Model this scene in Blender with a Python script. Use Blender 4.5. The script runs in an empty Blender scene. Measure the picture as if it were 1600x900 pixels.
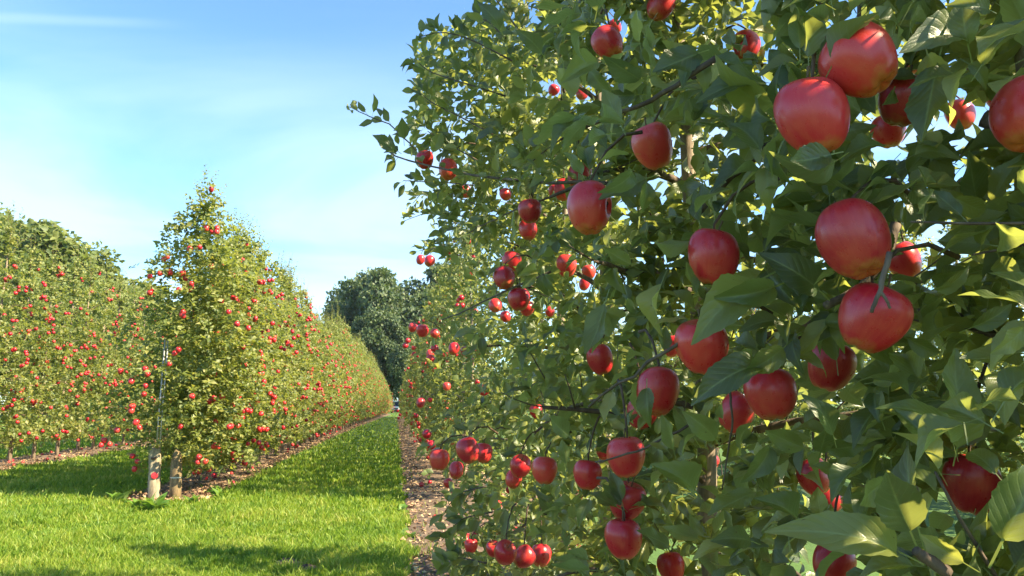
import bpy, math, random
import numpy as np
from mathutils import Vector, Matrix

# ------------------------------------------------------------------ camera, sky, sun, exposure
SC = bpy.context.scene
COL = SC.collection
R_ = math.radians
CAM_H = 1.28
FPX = 1164.0                       # focal length in pixels of the 1600 px wide photograph
PITCH = math.atan(180 / FPX)
YAW = math.atan(180 / FPX * math.cos(PITCH))
cam_data = bpy.data.cameras.new('camera')
cam_data.sensor_width = 36.0
cam_data.lens = 36.0 * FPX / 1600
cam_data.clip_start = 0.05
cam_data.clip_end = 4000
cam = bpy.data.objects.new('camera', cam_data)
COL.objects.link(cam)
cam.location = (0, 0, CAM_H)
cam.rotation_euler = (math.pi / 2 + PITCH, 0, -YAW)
SC.camera = cam

SUN_EL = R_(39)
SUN_BACK = R_(27)                  # how far the sun stands behind the line square to the rows
sun_dir = Vector((math.cos(SUN_BACK) * math.cos(SUN_EL), -math.sin(SUN_BACK) * math.cos(SUN_EL), math.sin(SUN_EL)))
sd = bpy.data.lights.new('sun', 'SUN')
sd.energy = 5.0
sd.angle = R_(0.5)
sd.color = (1.0, 0.85, 0.56)
sun = bpy.data.objects.new('sun', sd)
COL.objects.link(sun)
sun.rotation_euler = sun_dir.to_track_quat('Z', 'Y').to_euler()

world = bpy.data.worlds.new('World')
SC.world = world
world.use_nodes = True
wn, wl = world.node_tree.nodes, world.node_tree.links
wn.clear()
wout = wn.new('ShaderNodeOutputWorld')
wbg = wn.new('ShaderNodeBackground')
wbg.inputs['Strength'].default_value = 0.085
sky = wn.new('ShaderNodeTexSky')
sky.sky_type = 'NISHITA'
sky.sun_disc = False
sky.sun_elevation = SUN_EL
sky.sun_rotation = math.atan2(sun_dir.x, sun_dir.y)
sky.altitude = 0
sky.air_density = 1.0
sky.dust_density = 0.25
sky.ozone_density = 2.6
geo = wn.new('ShaderNodeTexCoord')
# thin cirrus: noise on the view direction, projected on a cloud plane
sep = wn.new('ShaderNodeSeparateXYZ')
wl.new(geo.outputs['Generated'], sep.inputs[0])
zc = wn.new('ShaderNodeMath'); zc.operation = 'ADD'; zc.inputs[1].default_value = 0.16
wl.new(sep.outputs['Z'], zc.inputs[0])
zm = wn.new('ShaderNodeMath'); zm.operation = 'MAXIMUM'; zm.inputs[1].default_value = 0.05
wl.new(zc.outputs[0], zm.inputs[0])
dx = wn.new('ShaderNodeMath'); dx.operation = 'DIVIDE'
dy = wn.new('ShaderNodeMath'); dy.operation = 'DIVIDE'
wl.new(sep.outputs['X'], dx.inputs[0]); wl.new(zm.outputs[0], dx.inputs[1])
wl.new(sep.outputs['Y'], dy.inputs[0]); wl.new(zm.outputs[0], dy.inputs[1])
cmb = wn.new('ShaderNodeCombineXYZ')
wl.new(dx.outputs[0], cmb.inputs[0]); wl.new(dy.outputs[0], cmb.inputs[1])
mp = wn.new('ShaderNodeMapping')
mp.inputs['Rotation'].default_value = (0, 0, R_(12))
mp.inputs['Scale'].default_value = (0.6, 1.0, 1)
mp.inputs['Location'].default_value = (0.4, 1.3, 0)
wl.new(cmb.outputs[0], mp.inputs[0])
n1 = wn.new('ShaderNodeTexNoise')
n1.inputs['Scale'].default_value = 0.9
n1.inputs['Detail'].default_value = 7
n1.inputs['Roughness'].default_value = 0.5
n1.inputs['Distortion'].default_value = 0.6
wl.new(mp.outputs[0], n1.inputs['Vector'])
cr = wn.new('ShaderNodeMapRange')
cr.interpolation_type = 'SMOOTHSTEP'
cr.inputs['From Min'].default_value = 0.34
cr.inputs['From Max'].default_value = 0.62
cr.inputs['To Max'].default_value = 0.50
wl.new(n1.outputs['Fac'], cr.inputs['Value'])
cmix = wn.new('ShaderNodeMix'); cmix.data_type = 'RGBA'
cmix.inputs['B'].default_value = (4.0, 4.9, 5.8, 1)
# the cirrus thins out higher up
hi_ = wn.new('ShaderNodeMapRange'); hi_.interpolation_type = 'SMOOTHSTEP'
hi_.inputs['From Min'].default_value = 0.46; hi_.inputs['From Max'].default_value = 0.30; hi_.inputs['To Min'].default_value = 0.2
wl.new(sep.outputs['Z'], hi_.inputs['Value'])
cm_ = wn.new('ShaderNodeMath'); cm_.operation = 'MULTIPLY'
wl.new(cr.outputs['Result'], cm_.inputs[0]); wl.new(hi_.outputs['Result'], cm_.inputs[1])
# an old vapour trail
def _ray(px, py):
    return (Vector((math.sin(YAW) * math.cos(PITCH), math.cos(YAW) * math.cos(PITCH), math.sin(PITCH))) + Vector((math.cos(YAW), -math.sin(YAW), 0)) * ((px - 800) / FPX)
            + Vector((-math.sin(YAW) * math.sin(PITCH), -math.cos(YAW) * math.sin(PITCH), math.cos(PITCH))) * ((450 - py) / FPX)).normalized()
def _dot(v):
    n_ = wn.new('ShaderNodeVectorMath'); n_.operation = 'DOT_PRODUCT'; n_.inputs[1].default_value = v
    wl.new(geo.outputs['Generated'], n_.inputs[0]); return n_.outputs['Value']
ta, tb = _ray(-350, 14), _ray(330, 40)
tn = ta.cross(tb).normalized()
tabs = wn.new('ShaderNodeMath'); tabs.operation = 'ABSOLUTE'; wl.new(_dot(tn), tabs.inputs[0])
tw_ = wn.new('ShaderNodeMapRange'); tw_.interpolation_type = 'SMOOTHSTEP'
tw_.inputs['From Min'].default_value = 0.0085; tw_.inputs['From Max'].default_value = 0.0005; tw_.inputs['To Max'].default_value = 0.30
wl.new(tabs.outputs[0], tw_.inputs['Value'])
te = wn.new('ShaderNodeMapRange'); te.interpolation_type = 'SMOOTHSTEP'
te.inputs['From Min'].default_value = 0.0; te.inputs['From Max'].default_value = 0.12
wl.new(_dot(tn.cross(tb) * -1.0), te.inputs['Value'])
tm = wn.new('ShaderNodeMath'); tm.operation = 'MULTIPLY'; wl.new(tw_.outputs['Result'], tm.inputs[0]); wl.new(te.outputs['Result'], tm.inputs[1])
ts = wn.new('ShaderNodeMath'); ts.operation = 'MULTIPLY'; wl.new(tm.outputs[0], ts.inputs[0]); wl.new(n1.outputs['Fac'], ts.inputs[1])
tsum = wn.new('ShaderNodeMath'); tsum.operation = 'ADD'; wl.new(cm_.outputs[0], tsum.inputs[0]); wl.new(ts.outputs[0], tsum.inputs[1])
wl.new(tsum.outputs[0], cmix.inputs['Factor'])
tint = wn.new('ShaderNodeMix'); tint.data_type = 'RGBA'; tint.blend_type = 'MULTIPLY'
tint.inputs['Factor'].default_value = 1.0
tint.inputs['B'].default_value = (0.76, 1.01, 1.12, 1)
wl.new(sky.outputs[0], tint.inputs['A'])
wl.new(tint.outputs['Result'], cmix.inputs['A'])
wl.new(cmix.outputs['Result'], wbg.inputs['Color'])
wl.new(wbg.outputs[0], wout.inputs[0])

SC.view_settings.view_transform = 'Standard'
SC.view_settings.look = 'None'
SC.view_settings.gamma = 1.0
SC.view_settings.use_curve_mapping = False
SC.view_settings.exposure = 1.88
SC.render.engine = 'CYCLES'
SC.cycles.max_bounces = 6
SC.cycles.diffuse_bounces = 2
SC.cycles.glossy_bounces = 2
SC.cycles.transmission_bounces = 4
SC.cycles.use_denoising = True

# ------------------------------------------------------------------ projection helpers (photo pixels <-> world)
CAMP = np.array([0, 0, CAM_H])
FW = np.array([math.sin(YAW) * math.cos(PITCH), math.cos(YAW) * math.cos(PITCH), math.sin(PITCH)])
RT = np.array([math.cos(YAW), -math.sin(YAW), 0])
UP = np.array([-math.sin(YAW) * math.sin(PITCH), -math.cos(YAW) * math.sin(PITCH), math.cos(PITCH)])

def P(px, py, d):
    return CAMP + d * (FW + RT * (px - 800) / FPX + UP * (450 - py) / FPX)

def G(px, py, z=0.0):
    """the point of the ground seen at a photo pixel"""
    r = FW + RT * (px - 800) / FPX + UP * (450 - py) / FPX
    t = (z - CAM_H) / r[2]
    return CAMP + t * r

def proj(p):
    q = np.asarray(p) - CAMP
    d = q @ FW
    ds = np.where(np.abs(d) < 1e-6, 1e-6, d)
    return 800 + FPX * (q @ RT) / ds, 450 - FPX * (q @ UP) / ds, d

def unit(v):
    v = np.asarray(v, float)
    return v / np.maximum(np.linalg.norm(v, axis=-1, keepdims=True), 1e-9)

# ------------------------------------------------------------------ mesh helpers
def mesh_from(name, verts, faces_loops, faces_n, mats, uv=None, smooth=True, mat_idx=None):
    """verts (V,3); faces_loops flat vertex ids; faces_n vertices in each face"""
    me = bpy.data.meshes.new(name)
    verts = np.asarray(verts, np.float32)
    fl = np.asarray(faces_loops, np.int32)
    fn = np.asarray(faces_n, np.int32)
    me.vertices.add(len(verts)); me.vertices.foreach_set('co', verts.ravel())
    me.loops.add(len(fl)); me.loops.foreach_set('vertex_index', fl)
    me.polygons.add(len(fn))
    st = np.concatenate([[0], np.cumsum(fn)[:-1]]).astype(np.int32)
    me.polygons.foreach_set('loop_start', st)
    me.polygons.foreach_set('loop_total', fn)
    if mat_idx is not None:
        me.polygons.foreach_set('material_index', np.asarray(mat_idx, np.int32))
    me.polygons.foreach_set('use_smooth', np.full(len(fn), smooth))
    if uv is not None:
        ul = me.uv_layers.new(name='uv')
        ul.data.foreach_set('uv', np.asarray(uv, np.float32)[fl].ravel())
    me.update(calc_edges=True)
    me.validate()
    for m in (mats if isinstance(mats, (list, tuple)) else [mats]):
        me.materials.append(m)
    return me

class MB:
    """collects pieces of ONE mesh"""
    def __init__(s):
        s.v, s.l, s.n, s.k = [], [], [], 0
        s.mi = []
    def add(s, verts, faces, mi=0):
        s.v.append(np.asarray(verts, float).reshape(-1, 3))
        for f in faces:
            s.l.extend([i + s.k for i in f]); s.n.append(len(f)); s.mi.append(mi)
        s.k += len(s.v[-1])
    def tube(s, pts, rad, sides=6, cap=True, mi=0, wob=0.0, rng=None):
        pts = np.asarray(pts, float)
        n = len(pts)
        rad = np.broadcast_to(np.asarray(rad, float), (n,))
        tan = unit(np.gradient(pts, axis=0))
        ref = np.array([0.31, 0.77, 0.55])
        a = unit(np.cross(tan, ref)); b = np.cross(tan, a)
        ang = np.linspace(0, 2 * math.pi, sides, endpoint=False)
        ring = np.cos(ang)[None, :, None] * a[:, None] + np.sin(ang)[None, :, None] * b[:, None]
        rr = rad[:, None, None] * np.ones((n, sides, 1))
        if wob and rng is not None:
            rr = rr * (1 + rng.uniform(-wob, wob, (n, sides, 1)))
        vv = (pts[:, None] + ring * rr).reshape(-1, 3)
        ff = []
        for i in range(n - 1):
            for j in range(sides):
                ff.append((i * sides + j, i * sides + (j + 1) % sides, (i + 1) * sides + (j + 1) % sides, (i + 1) * sides + j))
        if cap:
            ff.append(tuple(range(sides - 1, -1, -1)))
            ff.append(tuple((n - 1) * sides + j for j in range(sides)))
        s.add(vv, ff, mi)
    def box(s, lo, hi, mi=0):
        x0, y0, z0 = lo; x1, y1, z1 = hi
        vv = [(x0, y0, z0), (x1, y0, z0), (x1, y1, z0), (x0, y1, z0), (x0, y0, z1), (x1, y0, z1), (x1, y1, z1), (x0, y1, z1)]
        s.add(vv, [(3, 2, 1, 0), (4, 5, 6, 7), (0, 1, 5, 4), (1, 2, 6, 5), (2, 3, 7, 6), (3, 0, 4, 7)], mi)
    def mesh(s, name, mats, smooth=True):
        return mesh_from(name, np.concatenate(s.v), s.l, s.n, mats, smooth=smooth, mat_idx=s.mi)

def link(name, data, parent=None, loc=(0, 0, 0), label=None, cat=None, group=None, kind=None):
    o = bpy.data.objects.new(name, data)
    COL.objects.link(o)
    o.location = loc
    if parent is not None:
        o.parent = parent
    if label: o['label'] = label
    if cat: o['category'] = cat
    if group: o['group'] = group
    if kind: o['kind'] = kind
    return o

# ------------------------------------------------------------------ materials
def new_mat(name):
    m = bpy.data.materials.new(name); m.use_nodes = True
    nt = m.node_tree
    b = nt.nodes['Principled BSDF']
    return m, nt, b

def nd(nt, typ, **kw):
    n = nt.nodes.new(typ)
    for k, v in kw.items():
        setattr(n, k, v)
    return n

def ramp(nt, fac, stops):
    r = nt.nodes.new('ShaderNodeValToRGB')
    el = r.color_ramp.elements
    while len(el) < len(stops):
        el.new(0.5)
    for e, (p, c) in zip(el, stops):
        e.position = p; e.color = (*c, 1)
    nt.links.new(fac, r.inputs[0])
    return r.outputs[0]

def math_n(nt, op, a, b=None, c=None):
    n = nt.nodes.new('ShaderNodeMath'); n.operation = op
    for i, v in enumerate((a, b, c)):
        if v is None: continue
        if isinstance(v, (int, float)): n.inputs[i].default_value = v
        else: nt.links.new(v, n.inputs[i])
    return n.outputs[0]

def mix_c(nt, fac, a, b, mode='MIX'):
    n = nt.nodes.new('ShaderNodeMix'); n.data_type = 'RGBA'; n.blend_type = mode
    for s, v in (('Factor', fac), ('A', a), ('B', b)):
        if isinstance(v, (int, float)): n.inputs[s].default_value = v
        elif isinstance(v, tuple): n.inputs[s].default_value = (*v, 1)
        else: nt.links.new(v, n.inputs[s])
    return n.outputs['Result']

def noise(nt, scale, detail=3, rough=0.5, vec=None, dist=0.0):
    n = nt.nodes.new('ShaderNodeTexNoise')
    n.inputs['Scale'].default_value = scale; n.inputs['Detail'].default_value = detail
    n.inputs['Roughness'].default_value = rough; n.inputs['Distortion'].default_value = dist
    if vec is not None: nt.links.new(vec, n.inputs['Vector'])
    return n.outputs['Fac']

def leaf_material(name, stops, trans_col, trans=0.35, under=(0.16, 0.20, 0.10), veins=False, rough=0.42, spec=0.5):
    m, nt, b = new_mat(name)
    g = nd(nt, 'ShaderNodeNewGeometry')
    oi = nd(nt, 'ShaderNodeObjectInfo')
    rnd = math_n(nt, 'FRACT', math_n(nt, 'ADD', g.outputs['Random Per Island'], oi.outputs['Random']))
    col = ramp(nt, rnd, stops)
    und = mix_c(nt, 0.55, col, under)
    tcol = mix_c(nt, 0.42, mix_c(nt, 1.0, col, (3.4, 3.3, 1.5), 'MULTIPLY'), trans_col)
    if veins:
        uvn = nd(nt, 'ShaderNodeUVMap'); uvn.uv_map = 'uv'
        sx = nd(nt, 'ShaderNodeSeparateXYZ'); nt.links.new(uvn.outputs[0], sx.inputs[0])
        u = math_n(nt, 'ABSOLUTE', math_n(nt, 'SUBTRACT', math_n(nt, 'MULTIPLY', sx.outputs[0], 2.0), 1.0))
        mid = math_n(nt, 'SUBTRACT', 1.0, math_n(nt, 'SMOOTH_MIN', math_n(nt, 'MULTIPLY', u, 11.0), 1.0, 0.15))
        ph = math_n(nt, 'SUBTRACT', math_n(nt, 'MULTIPLY', sx.outputs[1], 8.5), math_n(nt, 'MULTIPLY', u, 2.6))
        fr = math_n(nt, 'ABSOLUTE', math_n(nt, 'SUBTRACT', math_n(nt, 'FRACT', ph), 0.5))
        side = math_n(nt, 'SUBTRACT', 1.0, math_n(nt, 'SMOOTH_MIN', math_n(nt, 'MULTIPLY', fr, 8.0), 1.0, 0.25))
        vein = math_n(nt, 'MAXIMUM', mid, math_n(nt, 'MULTIPLY', side, 0.55))
        vein = math_n(nt, 'MAXIMUM', vein, 0.0)
        col = mix_c(nt, math_n(nt, 'MULTIPLY', math_n(nt, 'MAXIMUM', side, 0.0), 0.30), col, (0.20, 0.25, 0.09))
        col = mix_c(nt, math_n(nt, 'MULTIPLY', math_n(nt, 'MAXIMUM', mid, 0.0), 0.65), col, (0.26, 0.30, 0.11))
        und = mix_c(nt, math_n(nt, 'MULTIPLY', vein, 0.6), und, (0.26, 0.30, 0.15))
        nz = noise(nt, 55.0, 2, 0.5)
        hgt = math_n(nt, 'ADD', math_n(nt, 'MULTIPLY', vein, -0.7), math_n(nt, 'MULTIPLY', fr, 0.9))
        hgt = math_n(nt, 'ADD', hgt, math_n(nt, 'MULTIPLY', nz, 0.5))
        bp = nd(nt, 'ShaderNodeBump'); bp.inputs['Strength'].default_value = 0.32; bp.inputs['Distance'].default_value = 0.0016
        nt.links.new(hgt, bp.inputs['Height']); nt.links.new(bp.outputs[0], b.inputs['Normal'])
        blot = noise(nt, 18.0, 3, 0.6)
        col = mix_c(nt, math_n(nt, 'MULTIPLY', blot, 0.45), col, mix_c(nt, 1.0, col, (0.62, 0.72, 0.75), 'MULTIPLY'))
        tcn = nd(nt, 'ShaderNodeTexCoord')
        sv = nd(nt, 'ShaderNodeVectorMath'); sv.operation = 'ADD'
        nt.links.new(uvn.outputs[0], sv.inputs[0])
        s3 = nd(nt, 'ShaderNodeCombineXYZ'); nt.links.new(math_n(nt, 'MULTIPLY', rnd, 57.0), s3.inputs[0]); nt.links.new(s3.outputs[0], sv.inputs[1])
        sp_ = nd(nt, 'ShaderNodeMapRange'); sp_.inputs['From Min'].default_value = 0.69; sp_.inputs['From Max'].default_value = 0.73
        nt.links.new(noise(nt, 7.0, 3, 0.6, sv.outputs[0]), sp_.inputs['Value'])
        spot = math_n(nt, 'MULTIPLY', sp_.outputs[0], 0.8)
        col = mix_c(nt, spot, col, (0.10, 0.055, 0.025)); und = mix_c(nt, spot, und, (0.12, 0.07, 0.03)); tcol = mix_c(nt, spot, tcol, (0.10, 0.05, 0.02))
        tcol = mix_c(nt, math_n(nt, 'MULTIPLY', vein, 0.45), tcol, mix_c(nt, 1.0, tcol, (0.6, 0.65, 0.5), 'MULTIPLY'))
    base = mix_c(nt, g.outputs['Backfacing'], col, und)
    nt.links.new(base, b.inputs['Base Color'])
    b.inputs['Roughness'].default_value = rough
    b.inputs['Specular IOR Level'].default_value = spec
    tr = nd(nt, 'ShaderNodeBsdfTranslucent')
    nt.links.new(tcol, tr.inputs['Color'])
    mx = nd(nt, 'ShaderNodeMixShader'); mx.inputs[0].default_value = trans
    nt.links.new(b.outputs[0], mx.inputs[1]); nt.links.new(tr.outputs[0], mx.inputs[2])
    nt.links.new(mx.outputs[0], nt.nodes['Material Output'].inputs['Surface'])
    return m

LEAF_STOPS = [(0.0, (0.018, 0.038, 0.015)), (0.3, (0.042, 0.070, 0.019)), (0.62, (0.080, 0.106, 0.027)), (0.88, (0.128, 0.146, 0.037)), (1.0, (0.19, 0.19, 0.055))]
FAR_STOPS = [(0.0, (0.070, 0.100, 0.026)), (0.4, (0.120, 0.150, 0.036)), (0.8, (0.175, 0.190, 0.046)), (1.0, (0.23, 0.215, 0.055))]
WOOD_STOPS = [(0.0, (0.024, 0.052, 0.024)), (0.5, (0.044, 0.078, 0.030)), (1.0, (0.080, 0.110, 0.036))]
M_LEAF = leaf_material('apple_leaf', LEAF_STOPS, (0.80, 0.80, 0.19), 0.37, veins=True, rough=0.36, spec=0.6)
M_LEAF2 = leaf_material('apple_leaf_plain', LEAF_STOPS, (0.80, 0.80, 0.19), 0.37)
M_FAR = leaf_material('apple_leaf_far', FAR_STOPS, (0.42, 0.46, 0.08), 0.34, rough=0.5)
M_WOODLAND = leaf_material('woodland_leaf', WOOD_STOPS, (0.20, 0.28, 0.05), 0.22, rough=0.6)
M_WOODSUNLIT = leaf_material('woodland_leaf_sunlit', [(0.0, (0.070, 0.105, 0.030)), (0.5, (0.115, 0.150, 0.040)), (1.0, (0.165, 0.180, 0.050))], (0.30, 0.36, 0.08), 0.26, rough=0.6)  # lighter copy of woodland_leaf: sunlight on the left-hand trees put into the colour
M_WEED = leaf_material('weed_leaf', [(0.0, (0.06, 0.14, 0.02)), (1.0, (0.13, 0.22, 0.035))], (0.35, 0.5, 0.07), 0.3, rough=0.5)

def bark_material(name, c0, c1, c2, scale=40):
    m, nt, b = new_mat(name)
    tc = nd(nt, 'ShaderNodeTexCoord')
    mp = nd(nt, 'ShaderNodeMapping'); mp.inputs['Scale'].default_value = (1, 1, 0.22)
    nt.links.new(tc.outputs['Object'], mp.inputs[0])
    f = noise(nt, scale, 6, 0.65, mp.outputs[0], 0.3)
    nt.links.new(ramp(nt, f, [(0.3, c0), (0.52, c1), (0.72, c2)]), b.inputs['Base Color'])
    b.inputs['Roughness'].default_value = 0.85
    bp = nd(nt, 'ShaderNodeBump'); bp.inputs['Strength'].default_value = 0.6; bp.inputs['Distance'].default_value = 0.006
    nt.links.new(f, bp.inputs['Height']); nt.links.new(bp.outputs[0], b.inputs['Normal'])
    return m
M_BARK = bark_material('apple_bark', (0.045, 0.028, 0.022), (0.10, 0.068, 0.050), (0.20, 0.15, 0.11))
M_TRUNK = bark_material('apple_trunk_bark', (0.10, 0.075, 0.055), (0.24, 0.18, 0.13), (0.40, 0.32, 0.24), 30)
M_TWIG = bark_material('twig_bark', (0.05, 0.030, 0.022), (0.085, 0.050, 0.032), (0.13, 0.085, 0.05), 90)
M_POST = bark_material('weathered_post_wood', (0.11, 0.09, 0.065), (0.27, 0.22, 0.15), (0.44, 0.37, 0.26), 26)
M_POLE = bark_material('pole_wood', (0.07, 0.05, 0.03), (0.17, 0.12, 0.06), (0.30, 0.22, 0.11), 26)

def apple_material(name, island=False):
    m, nt, b = new_mat(name)
    oi = nd(nt, 'ShaderNodeObjectInfo')
    g = nd(nt, 'ShaderNodeNewGeometry')
    rnd = math_n(nt, 'FRACT', math_n(nt, 'ADD', g.outputs['Random Per Island'], oi.outputs['Random'])) if island else oi.outputs['Random']
    red = ramp(nt, rnd, [(0.0, (0.33, 0.011, 0.024)), (0.45, (0.43, 0.011, 0.024)), (0.8, (0.53, 0.020, 0.032)), (1.0, (0.57, 0.045, 0.036))])
    if not island:
        tc = nd(nt, 'ShaderNodeTexCoord')
        sp = nd(nt, 'ShaderNodeSeparateXYZ'); nt.links.new(tc.outputs['Generated'], sp.inputs[0])
        cx = math_n(nt, 'SUBTRACT', sp.outputs[0], 0.5); cy = math_n(nt, 'SUBTRACT', sp.outputs[1], 0.5)
        ang = math_n(nt, 'ARCTAN2', cy, cx)
        vv = nd(nt, 'ShaderNodeCombineXYZ')
        nt.links.new(math_n(nt, 'MULTIPLY', ang, 9.0), vv.inputs[0])
        nt.links.new(math_n(nt, 'MULTIPLY', sp.outputs[2], 1.6), vv.inputs[1])
        nt.links.new(math_n(nt, 'MULTIPLY', oi.outputs['Random'], 40.0), vv.inputs[2])
        st = noise(nt, 1.1, 4, 0.65, vv.outputs[0], 0.2)
        streak = nd(nt, 'ShaderNodeMapRange'); streak.inputs['From Min'].default_value = 0.42; streak.inputs['From Max'].default_value = 0.75
        nt.links.new(st, streak.inputs['Value'])
        red = mix_c(nt, math_n(nt, 'MULTIPLY', streak.outputs[0], 0.35), red, (0.60, 0.07, 0.05))
        # ground colour shows round the stem and round the eye
        off = nd(nt, 'ShaderNodeVectorMath'); off.operation = 'ADD'
        nt.links.new(tc.outputs['Object'], off.inputs[0])
        sc_ = nd(nt, 'ShaderNodeCombineXYZ'); nt.links.new(math_n(nt, 'MULTIPLY', oi.outputs['Random'], 9.0), sc_.inputs[0])
        nt.links.new(sc_.outputs[0], off.inputs[1])
        bl = noise(nt, 2.4, 3, 0.55, off.outputs[0])
        low = nd(nt, 'ShaderNodeMapRange'); low.inputs['From Min'].default_value = 0.13; low.inputs['From Max'].default_value = 0.0
        nt.links.new(math_n(nt, 'ADD', sp.outputs[2], math_n(nt, 'MULTIPLY', math_n(nt, 'SUBTRACT', bl, 0.5), 0.35)), low.inputs['Value'])
        hi = nd(nt, 'ShaderNodeMapRange'); hi.inputs['From Min'].default_value = 0.25; hi.inputs['From Max'].default_value = 0.07
        rad = math_n(nt, 'SQRT', math_n(nt, 'ADD', math_n(nt, 'MULTIPLY', cx, cx), math_n(nt, 'MULTIPLY', cy, cy)))
        nt.links.new(rad, hi.inputs['Value'])
        top = math_n(nt, 'MULTIPLY', hi.outputs[0], math_n(nt, 'GREATER_THAN', sp.outputs[2], 0.5))
        gr = math_n(nt, 'MINIMUM', math_n(nt, 'ADD', low.outputs[0], math_n(nt, 'MULTIPLY', top, 0.6)), 0.8)
        red = mix_c(nt, math_n(nt, 'MULTIPLY', gr, 0.55), red, (0.42, 0.24, 0.05))
        bs = nd(nt, 'ShaderNodeMapRange'); bs.inputs['From Min'].default_value = 0.48; bs.inputs['From Max'].default_value = 0.72; bs.interpolation_type = 'SMOOTHSTEP'
        nt.links.new(noise(nt, 1.1, 2, 0.5, off.outputs[0]), bs.inputs['Value'])
        red = mix_c(nt, math_n(nt, 'MULTIPLY', bs.outputs[0], 0.25), red, (0.62, 0.11, 0.06))
        rust = nd(nt, 'ShaderNodeMapRange'); rust.inputs['From Min'].default_value = 0.66; rust.inputs['From Max'].default_value = 0.74
        nt.links.new(noise(nt, 5.0, 5, 0.7, off.outputs[0]), rust.inputs['Value'])
        red = mix_c(nt, math_n(nt, 'MULTIPLY', rust.outputs[0], 0.25), red, (0.20, 0.10, 0.05))
        vor = nd(nt, 'ShaderNodeTexVoronoi'); vor.inputs['Scale'].default_value = 22.0
        nt.links.new(tc.outputs['Object'], vor.inputs['Vector'])
        dot = math_n(nt, 'LESS_THAN', vor.outputs['Distance'], 0.12)
        red = mix_c(nt, math_n(nt, 'MULTIPLY', dot, 0.45), red, (0.62, 0.36, 0.20))
        bloom = noise(nt, 3.5, 3, 0.6, off.outputs[0])
        rg = nd(nt, 'ShaderNodeMapRange'); rg.inputs['To Min'].default_value = 0.20; rg.inputs['To Max'].default_value = 0.40
        nt.links.new(bloom, rg.inputs['Value']); nt.links.new(rg.outputs[0], b.inputs['Roughness'])
    else:
        b.inputs['Roughness'].default_value = 0.33
    nt.links.new(red, b.inputs['Base Color'])
    b.inputs['Specular IOR Level'].default_value = 0.5
    b.inputs['Sheen Weight'].default_value = 0.0
    b.inputs['Sheen Tint'].default_value = (1.0, 0.75, 0.75, 1)
    b.inputs['Subsurface Weight'].default_value = 0.0
    return m
M_APPLE = apple_material('apple_skin')
M_APPLE_FAR = apple_material('apple_skin_far', True)
M_STEM, _nt, _b = new_mat('apple_stem')
_b.inputs['Base Color'].default_value = (0.11, 0.07, 0.03, 1); _b.inputs['Roughness'].default_value = 0.8
M_ROT, _nt, _b = new_mat('apple_blemish')
_b.inputs['Base Color'].default_value = (0.035, 0.014, 0.010, 1); _b.inputs['Roughness'].default_value = 0.9

def plain(name, c, rough=0.5, metal=0.0, spec=0.5):
    m, nt, b = new_mat(name)
    f = noise(nt, 60, 3, 0.6)
    nt.links.new(mix_c(nt, math_n(nt, 'MULTIPLY', f, 0.5), c, tuple(x * 0.6 for x in c)), b.inputs['Base Color'])
    b.inputs['Roughness'].default_value = rough; b.inputs['Metallic'].default_value = metal
    b.inputs['Specular IOR Level'].default_value = spec
    return m

def ground_material(name, stops, scale, detail_scale, bump=0.02):
    m, nt, b = new_mat(name)
    tc = nd(nt, 'ShaderNodeTexCoord')
    f1 = noise(nt, scale, 4, 0.6, tc.outputs['Object'])
    f2 = noise(nt, detail_scale, 5, 0.7, tc.outputs['Object'])
    f = math_n(nt, 'ADD', math_n(nt, 'MULTIPLY', f1, 0.5), math_n(nt, 'MULTIPLY', f2, 0.5))
    nt.links.new(ramp(nt, f, stops), b.inputs['Base Color'])
    b.inputs['Roughness'].default_value = 0.95
    bp = nd(nt, 'ShaderNodeBump'); bp.inputs['Strength'].default_value = 0.8; bp.inputs['Distance'].default_value = bump
    nt.links.new(f2, bp.inputs['Height']); nt.links.new(bp.outputs[0], b.inputs['Normal'])
    return m
M_GROUND = ground_material('meadow_soil', [(0.3, (0.035, 0.075, 0.012)), (0.5, (0.06, 0.125, 0.018)), (0.7, (0.09, 0.155, 0.025))], 0.8, 14)
M_DIRT = ground_material('bare_soil', [(0.3, (0.06, 0.036, 0.024)), (0.5, (0.135, 0.088, 0.058)), (0.7, (0.25, 0.18, 0.12))], 3.0, 32)

def grass_material():
    m, nt, b = new_mat('grass_blade')
    g = nd(nt, 'ShaderNodeNewGeometry')
    tc = nd(nt, 'ShaderNodeTexCoord')
    big = noise(nt, 1.1, 4, 0.65, tc.outputs['Object'])
    rnd = math_n(nt, 'ADD', math_n(nt, 'MULTIPLY', g.outputs['Random Per Island'], 0.45), math_n(nt, 'MULTIPLY', math_n(nt, 'SUBTRACT', big, 0.18), 0.9))
    col = ramp(nt, rnd, [(0.1, (0.050, 0.118, 0.014)), (0.36, (0.110, 0.195, 0.020)), (0.62, (0.195, 0.265, 0.030)), (0.9, (0.34, 0.32, 0.09))])
    nt.links.new(col, b.inputs['Base Color'])
    b.inputs['Roughness'].default_value = 0.5
    b.inputs['Specular IOR Level'].default_value = 0.35
    tr = nd(nt, 'ShaderNodeBsdfTranslucent')
    nt.links.new(mix_c(nt, 1.0, col, (2.3, 2.2, 1.3), 'MULTIPLY'), tr.inputs['Color'])
    mx = nd(nt, 'ShaderNodeMixShader'); mx.inputs[0].default_value = 0.38
    nt.links.new(b.outputs[0], mx.inputs[1]); nt.links.new(tr.outputs[0], mx.inputs[2])
    nt.links.new(mx.outputs[0], nt.nodes['Material Output'].inputs['Surface'])
    return m
M_GRASS = grass_material()
M_LITTER, _nt, _b = new_mat('leaf_litter')
_g = nd(_nt, 'ShaderNodeNewGeometry')
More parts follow.
